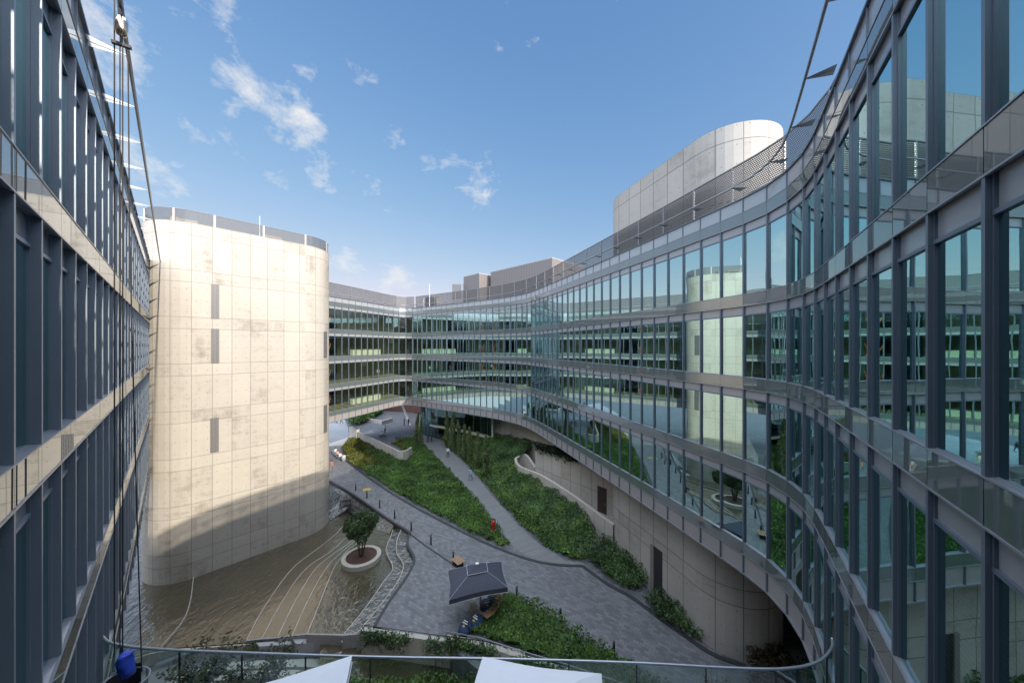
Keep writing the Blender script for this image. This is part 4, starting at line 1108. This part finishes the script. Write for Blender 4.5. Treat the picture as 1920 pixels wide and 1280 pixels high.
for z in (zz(2.2), zz(2.95)):
    m.tube([(p.x-s_/2,p.y-s_/2,z),(p.x+s_/2,p.y-s_/2,z),(p.x+s_/2,p.y+s_/2,z),(p.x-s_/2,p.y+s_/2,z),(p.x-s_/2,p.y-s_/2,z)], .05, 6)
m.build('posts', 'steel_tube', fr)
m = MB(); m.face([(p.x-s_/2,p.y-s_/2-.05,zz(2.2)),(p.x+s_/2,p.y-s_/2-.05,zz(2.2)),(p.x+s_/2,p.y-s_/2-.05,zz(2.9)),(p.x-s_/2,p.y-s_/2-.05,zz(2.9))], 0, [(0,0),(2,0),(2,2),(0,2)]); m.build('screen', 'mesh_screen', fr)
pp = G(806,553,2.3); roof_unit('pale plant unit on the far roof above the inner corner', Vector((pp.x,pp.y+2,zz(1.66))), 3.2, 1.6, 2.4, -.5)
antenna('thin antenna mast on the far roof above the inner corner', Vector((G(803,553,2.3).x, G(803,553,2.3).y+1, zz(1.66))), 5.0)

# counters and signs inside the bridge wing
def counter(label, k0, k1, z, dep):
    seg = [mods[corner+k] for k in range(k0, k1+1)]; o_ = offset(seg, -dep)
    r_ = empty('counter', label, 'counter'); m = MB(); m.ribbon(o_, .6, z+.02, z+1.0); m.build('front', 'counter_white', r_)
    m = MB(); m.ribbon(o_, .75, z+1.0, z+1.05); m.build('top', 'clad_pale', r_)
counter('long white counter behind the glass, second floor from the top of the bridge wing', 4, 9, zz(-.375), 2.2)
counter('long white counter behind the glass on the lowest floor of the bridge wing', 4, 9, zz(-2.375), 2.2)
def sign(label, row):
    k = min(range(len(mods)), key=lambda i: abs(mods[i].x/mods[i].y-(622-CX)/F) if mods[i].x < -20 else 9)
    o_ = offset(mods[corner:], -1.6)[k-corner]; z = zz(ROWS[row][0]); m = MB()
    d = Vector((.3,.95)); w = .16
    q = lambda u, z_: (o_.x+d.x*u, o_.y+d.y*u, z+z_)
    for pts in ((( -.1,0),(.15,1.3),(.15+w,1.3),(-.1+w,0)), ((.08,.9),(-.35,2.0),(-.35+w,2.0),(.08+w,.9)), ((.15,1.0),(.6,2.1),(.6+w,2.1),(.15+w,1.0))):
        a = [Vector(q(u, z_)) for u, z_ in pts]; e = Vector((.06,-.02,0)); m.hexa(a+[p+e for p in a])
    tag(m.build('wall_sign', 'orange'), label, 'sign')
for r, nm in enumerate(('top', 'second', 'third', 'lowest')): sign('orange branching sign behind the glass on the %s floor of the bridge wing' % nm, r)

# ------------------------------------------------------------------ people
def person(label, pos, facing, pose, shirt, trousers, hgt=1.72, group='people in the court'):
    J = {'pel':(0,0,.93),'chest':(0,.0,1.28),'neck':(0,0,1.47),'head':(0,.015,1.60),'crown':(0,.0,1.70)}
    edges = [('pel','chest'),('chest','neck'),('neck','head'),('head','crown')]
    R = {'pel':.135,'chest':.155,'neck':.06,'head':.095,'crown':.06}
    for s, n in ((-1,'l'),(1,'r')):
        st = .26*s if pose == 'walk' else 0
        if pose == 'sit':
            J['hip'+n]=(.10*s,.02,.50); J['knee'+n]=(.12*s,.44,.48); J['ank'+n]=(.12*s,.46,.07); J['toe'+n]=(.12*s,.62,.04)
        else:
            J['hip'+n]=(.10*s,0,.86); J['knee'+n]=(.11*s,st*.6+.03,.48); J['ank'+n]=(.11*s,st-.02-(.12 if st<0 else 0),.08+(.05 if st<0 else 0)); J['toe'+n]=(.12*s,st+.14,.04)
        J['sho'+n]=(.19*s,0,1.40)
        if pose == 'sit': J['elb'+n]=(.24*s,.10,1.13); J['hand'+n]=(.14*s,.38,1.02)
        elif pose == 'arms': J['elb'+n]=(.27*s,.05,1.13); J['hand'+n]=(.10*s,.26,1.20)
        else: J['elb'+n]=(.25*s,-.5*st*.5-.02,1.13); J['hand'+n]=(.26*s,-.8*st+.06,.86)
        R.update({'hip'+n:.10,'knee'+n:.062,'ank'+n:.045,'toe'+n:.04,'sho'+n:.068,'elb'+n:.045,'hand'+n:.042})
        edges += [('pel','hip'+n),('hip'+n,'knee'+n),('knee'+n,'ank'+n),('ank'+n,'toe'+n),('chest','sho'+n),('sho'+n,'elb'+n),('elb'+n,'hand'+n)]
    if pose == 'sit':
        for k in ('pel','chest','neck','head','crown','shol','shor','elbl','elbr','handl','handr'):
            x, y, z = J[k]; J[k] = (x, y, z-.40)
    keys = list(J); sc = hgt/1.74
    me = bpy.data.meshes.new('person'); me.from_pydata([tuple(c*sc for c in J[k]) for k in keys], [(keys.index(a), keys.index(b)) for a, b in edges], [])
    o = bpy.data.objects.new('person', me); COL.objects.link(o)
    sm = o.modifiers.new('s', 'SKIN'); sv = me.skin_vertices[0].data
    for k, v in zip(keys, sv): v.radius = (R[k]*sc, R[k]*sc*(.72 if k in ('pel','chest') else 1)); v.use_root = (k == 'pel')
    o.modifiers.new('u', 'SUBSURF').levels = 1
    dg = bpy.context.evaluated_depsgraph_get(); me2 = bpy.data.meshes.new_from_object(o.evaluated_get(dg))
    o.modifiers.clear(); o.data = me2; me2.name = 'person'
    me2.materials.clear()
    for k in ('skin', shirt, trousers, 'shirt_black'): me2.materials.append(M[k])
    dz = .40 if pose == 'sit' else 0
    for p in me2.polygons:
        c = p.center/sc; z = c.z+ (dz if c.z > .55-.0 and pose == 'sit' else 0)
        if pose == 'sit': mi = 3 if c.z < .1 else (2 if c.z < .60 and (abs(c.y) > .13 or c.z < .55) else 1)
        else: mi = 3 if c.z < .09 else (2 if c.z < .95 and abs(c.x) < .21 else 1)
        if z > 1.47: mi = 0
        if mi == 1 and (Vector(c)-Vector(J['handl'])).length < .17 or (Vector(c)-Vector(J['handr'])).length < .17: mi = 0
        p.material_index = mi; p.use_smooth = True
    hb = MB(); hc = J['head']; hb.lathe((hc[0]*sc, (hc[1]-.02)*sc, hc[2]*sc), [(.112*sc,-.03*sc),(.118*sc,.03*sc),(.10*sc,.09*sc),(.05*sc,.125*sc),(.005,.132*sc)], 10)
    hb.build('hair', 'hair_dark', o, True)
    o.location = pos; o.rotation_euler = (0, 0, facing); tag(o, label, 'person', group)
def gp(px, py, z=0): p = G(px, py); return Vector((p.x, p.y, z))
ppl = [('person in black standing on the path, left of a pair', 803,829,3.0,'arms','shirt_black','trousers_dark',0),
       ('person in black with bare arms, right of the pair on the path', 809.5,828,2.4,'stand','shirt_black','trousers_dark',0),
       ('person in white top and dark trousers walking by the cypress row', 839.5,857,3.3,'walk','shirt_white','trousers_dark',0),
       ('person in pale blue shirt and jeans walking down the path', 882,900,2.7,'walk','shirt_lightblue','trousers_jeans',0),
       ('person in white shirt standing on the far plaza by the bench', 722,812,1.2,'stand','shirt_white','trousers_dark',0),
       ('person in pale shirt sitting on the planter wall edge', 716,819,.8,'sit','shirt_white','trousers_jeans',0),
       ('person in black under the bridge, left of the slanting column foot', 758,797,2.2,'stand','shirt_black','trousers_dark',0),
       ('person in black under the bridge beside the slanting column', 766,798,2.9,'stand','shirt_black','trousers_dark',0),
       ('person in orange top walking past the tower', 621.5,884,.3,'walk','shirt_orange','trousers_grey',0),
       ('person in white sitting farthest back in the sunny group by the road', 629,853,4.4,'sit','shirt_white','trousers_grey',0),
       ('person in pink sitting in the middle of the sunny group by the road', 633,858,4.6,'sit','shirt_pink','trousers_dark',0),
       ('person in white sitting nearest in the sunny group by the road', 637.5,862,4.5,'sit','shirt_white','trousers_jeans',0)]
for lb, px, py, fc, ps, sh, tr_, z in ppl: person(lb, gp(px, py, z), fc, ps, sh, tr_)
for i, px in enumerate((625, 631, 640)):
    person(('person in dark clothes on the far road next to the tower','person in dark clothes in the middle of the far road','person in dark clothes at the right side of the far road')[i], gp(px, 792+i, 0), i*1.3, 'walk', 'shirt_black', 'trousers_dark')
# seat the sitters on a stone bench
m = MB(); m.ribbon([G(626,848),G(640,860)], .5, 0, .42); tag(m.build('stone_bench', 'stone_pale'), 'pale stone bench under the sunny group of sitting people', 'bench')
p = G(641,864); m = MB(); m.lathe((p.x+.3,p.y,0), [(.01,0),(.3,0),(.32,.9),(.25,.95),(.01,.96)], 14); tag(m.build('litter_bin', 'clad_pale', None, True), 'grey cylindrical bin at the end of the stone bench', 'bin')
p = G(717,818); m = MB(); m.box((p.x,p.y-.1,.2), 1.2, .5, .40, .7); tag(m.build('bench_block', 'concrete_wall'), 'grey block seat under the person on the far plaza', 'seat')
def wing_person(label, k, row, dep, fc, sh, tr_, ps='walk'):
    o_ = offset(mods[corner:], -dep)[k]; person(label, Vector((o_.x, o_.y, zz(ROWS[row][0])+.0)), fc, ps, sh, tr_, 1.72, 'people inside the bridge wing')
wing_person('person in white walking behind the glass, third floor down in the bridge wing', 5, 2, 1.3, 1.0, 'shirt_white', 'trousers_jeans')
wing_person('person in orange behind the glass in the middle of the bridge wing', 8, 2, 1.4, 2.0, 'shirt_orange', 'trousers_jeans', 'stand')
wing_person('person in white standing at the tower end of the bridge wing glass', 14, 2, 1.2, 1.0, 'shirt_white', 'trousers_dark', 'stand')

# ------------------------------------------------------------------ sun, sky, camera
EL = math.radians(29.0); AZ = Vector((.716, -.698)).normalized()
sd = Vector((AZ.x*math.cos(EL), AZ.y*math.cos(EL), math.sin(EL)))
sun = bpy.data.lights.new('sun', 'SUN'); sun.energy = 2.0; sun.angle = math.radians(.55); sun.color = (1.0, .90, .77)
so = bpy.data.objects.new('sun', sun); COL.objects.link(so); so.rotation_euler = (-sd).to_track_quat('-Z', 'Y').to_euler()
w = bpy.data.worlds.new('World'); scene.world = w; w.use_nodes = True; nt = w.node_tree; nt.nodes.clear()
out = nt.nodes.new('ShaderNodeOutputWorld')
sky = nt.nodes.new('ShaderNodeTexSky'); sky.sky_type = 'NISHITA'; sky.sun_disc = False; sky.sun_elevation = EL
sky.sun_rotation = math.atan2(AZ.x, AZ.y); sky.altitude = 50; sky.air_density = 1.0; sky.dust_density = .6; sky.ozone_density = 2.2
bg = nt.nodes.new('ShaderNodeBackground'); bg.inputs[1].default_value = .15; 
vm1 = nt.nodes.new('ShaderNodeVectorMath'); vm1.operation = 'MULTIPLY_ADD'; nt.links.new(sky.outputs[0], vm1.inputs[0]); vm1.inputs[1].default_value = (.02,.242,.454); vm1.inputs[2].default_value = (1,1,1)
vm2 = nt.nodes.new('ShaderNodeVectorMath'); vm2.operation = 'DIVIDE'; nt.links.new(sky.outputs[0], vm2.inputs[0]); nt.links.new(vm1.outputs[0], vm2.inputs[1])
vm3 = nt.nodes.new('ShaderNodeVectorMath'); vm3.operation = 'MULTIPLY'; nt.links.new(vm2.outputs[0], vm3.inputs[0]); vm3.inputs[1].default_value = (.46,.704,1.17)
nt.links.new(vm3.outputs[0], bg.inputs[0])
tc = nt.nodes.new('ShaderNodeTexCoord'); D = tc.outputs['Generated']
def blob(px, py, r):
    d = Vector(((px-CX)/F, 1, (CY-py)/F)); k = d.length; d.normalize()
    vd = nt.nodes.new('ShaderNodeVectorMath'); vd.operation = 'DISTANCE'; nt.links.new(D, vd.inputs[0]); vd.inputs[1].default_value = d
    mr = nt.nodes.new('ShaderNodeMapRange'); mr.interpolation_type = 'SMOOTHSTEP'; nt.links.new(vd.outputs['Value'], mr.inputs[0])
    mr.inputs[1].default_value = 0; mr.inputs[2].default_value = r/F/(k**1.4); mr.inputs[3].default_value = 1; mr.inputs[4].default_value = 0
    return mr.outputs[0]
bl_ = [(420,150,55,.8),(465,178,70,1),(515,198,80,1),(560,215,70,1),(585,235,45,.9),(580,130,40,.8),(500,140,60,.5),(190,60,150,1.1),(225,110,90,1.0),(300,320,85,1.0),(255,290,70,.8),
       (410,5,70,.8),(340,30,70,.45),(420,70,80,.45),(480,80,60,.4),(600,330,50,.6),(675,330,45,.7),(745,258,45,.6),(540,325,70,.45),(440,280,90,.4),(375,270,60,.5),(620,305,40,.5),(690,327,40,.7),(585,318,40,.6),
       (800,310,50,.5),(850,312,60,.6),(905,303,45,.5),(895,354,60,.85),(645,485,50,.68),(752,517,45,.7),(735,532,45,.62)]
acc = None
for px, py, r, a in bl_:
    b = mth(nt, 'MULTIPLY', blob(px, py, r*1.25), a); acc = b if acc is None else mth(nt, 'MAXIMUM', acc, b)
mpw = nt.nodes.new('ShaderNodeMapping'); mpw.inputs['Scale'].default_value = (1,1,1.6); nt.links.new(D, mpw.inputs[0])
n1 = mth(nt, 'ADD', mth(nt, 'MULTIPLY', noise(nt, 8, 9, .66, mpw.outputs[0], .5), .62), mth(nt, 'MULTIPLY', noise(nt, 22, 7, .7, mpw.outputs[0], .2), .38))
# bright clouds added out of view, behind and overhead, to fill the shade
sx_ = nt.nodes.new('ShaderNodeSeparateXYZ'); nt.links.new(D, sx_.inputs[0])
n2 = noise(nt, 2.3, 3, .5, D)
fill_reg = mth(nt, 'MAXIMUM', mth(nt, 'MULTIPLY', mth(nt, 'SUBTRACT', -.02, sx_.outputs[1]), 4.0, clamp=True), mth(nt, 'MULTIPLY', mth(nt, 'SUBTRACT', sx_.outputs[2], .70), 8.0, clamp=True))
beh = mth(nt, 'MULTIPLY', fill_reg, mth(nt, 'MULTIPLY', mth(nt, 'SUBTRACT', n2, .28), 6.0, clamp=True))
acc = mth(nt, 'MAXIMUM', acc, mth(nt, 'MULTIPLY', beh, 1.3))
den = mth(nt, 'ADD', mth(nt, 'MULTIPLY', acc, .5), mth(nt, 'MULTIPLY', mth(nt, 'SUBTRACT', n1, .5), 2.1)); den = mth(nt, 'SUBTRACT', den, .24)
den = mth(nt, 'MULTIPLY', den, 2.1, clamp=True); den = mth(nt, 'MULTIPLY', den, .9)
den = mth(nt, 'MULTIPLY', den, mth(nt, 'GREATER_THAN', sx_.outputs[2], .0))
cb = nt.nodes.new('ShaderNodeBackground'); nt.links.new(mixc(nt, fill_reg, (1.0,.985,.97), (.86,.96,1.12)), cb.inputs[0]); nt.links.new(mth(nt, 'MULTIPLY_ADD', fill_reg, 1.0, .31), cb.inputs[1])
mx = nt.nodes.new('ShaderNodeMixShader'); nt.links.new(den, mx.inputs[0]); nt.links.new(bg.outputs[0], mx.inputs[1]); nt.links.new(cb.outputs[0], mx.inputs[2]); nt.links.new(mx.outputs[0], out.inputs[0])

cam = bpy.data.cameras.new('camera'); co = bpy.data.objects.new('camera', cam); COL.objects.link(co)
co.location = (0, 0, EYE); co.rotation_euler = (math.pi/2, 0, 0); cam.sensor_width = 36; cam.lens = 36*F/1920; cam.shift_y = (CY-640)/1920
cam.clip_start = .05; cam.clip_end = 4000; scene.camera = co
scene.render.engine = 'CYCLES'
scene.cycles.max_bounces = 8; scene.cycles.transparent_max_bounces = 12; scene.cycles.glossy_bounces = 5; scene.cycles.diffuse_bounces = 4
scene.cycles.caustics_reflective = False; scene.cycles.caustics_refractive = False; scene.cycles.sample_clamp_indirect = 6
scene.view_settings.view_transform = 'Standard'; scene.view_settings.look = 'None'; scene.view_settings.exposure = 1.6; scene.view_settings.gamma = 1
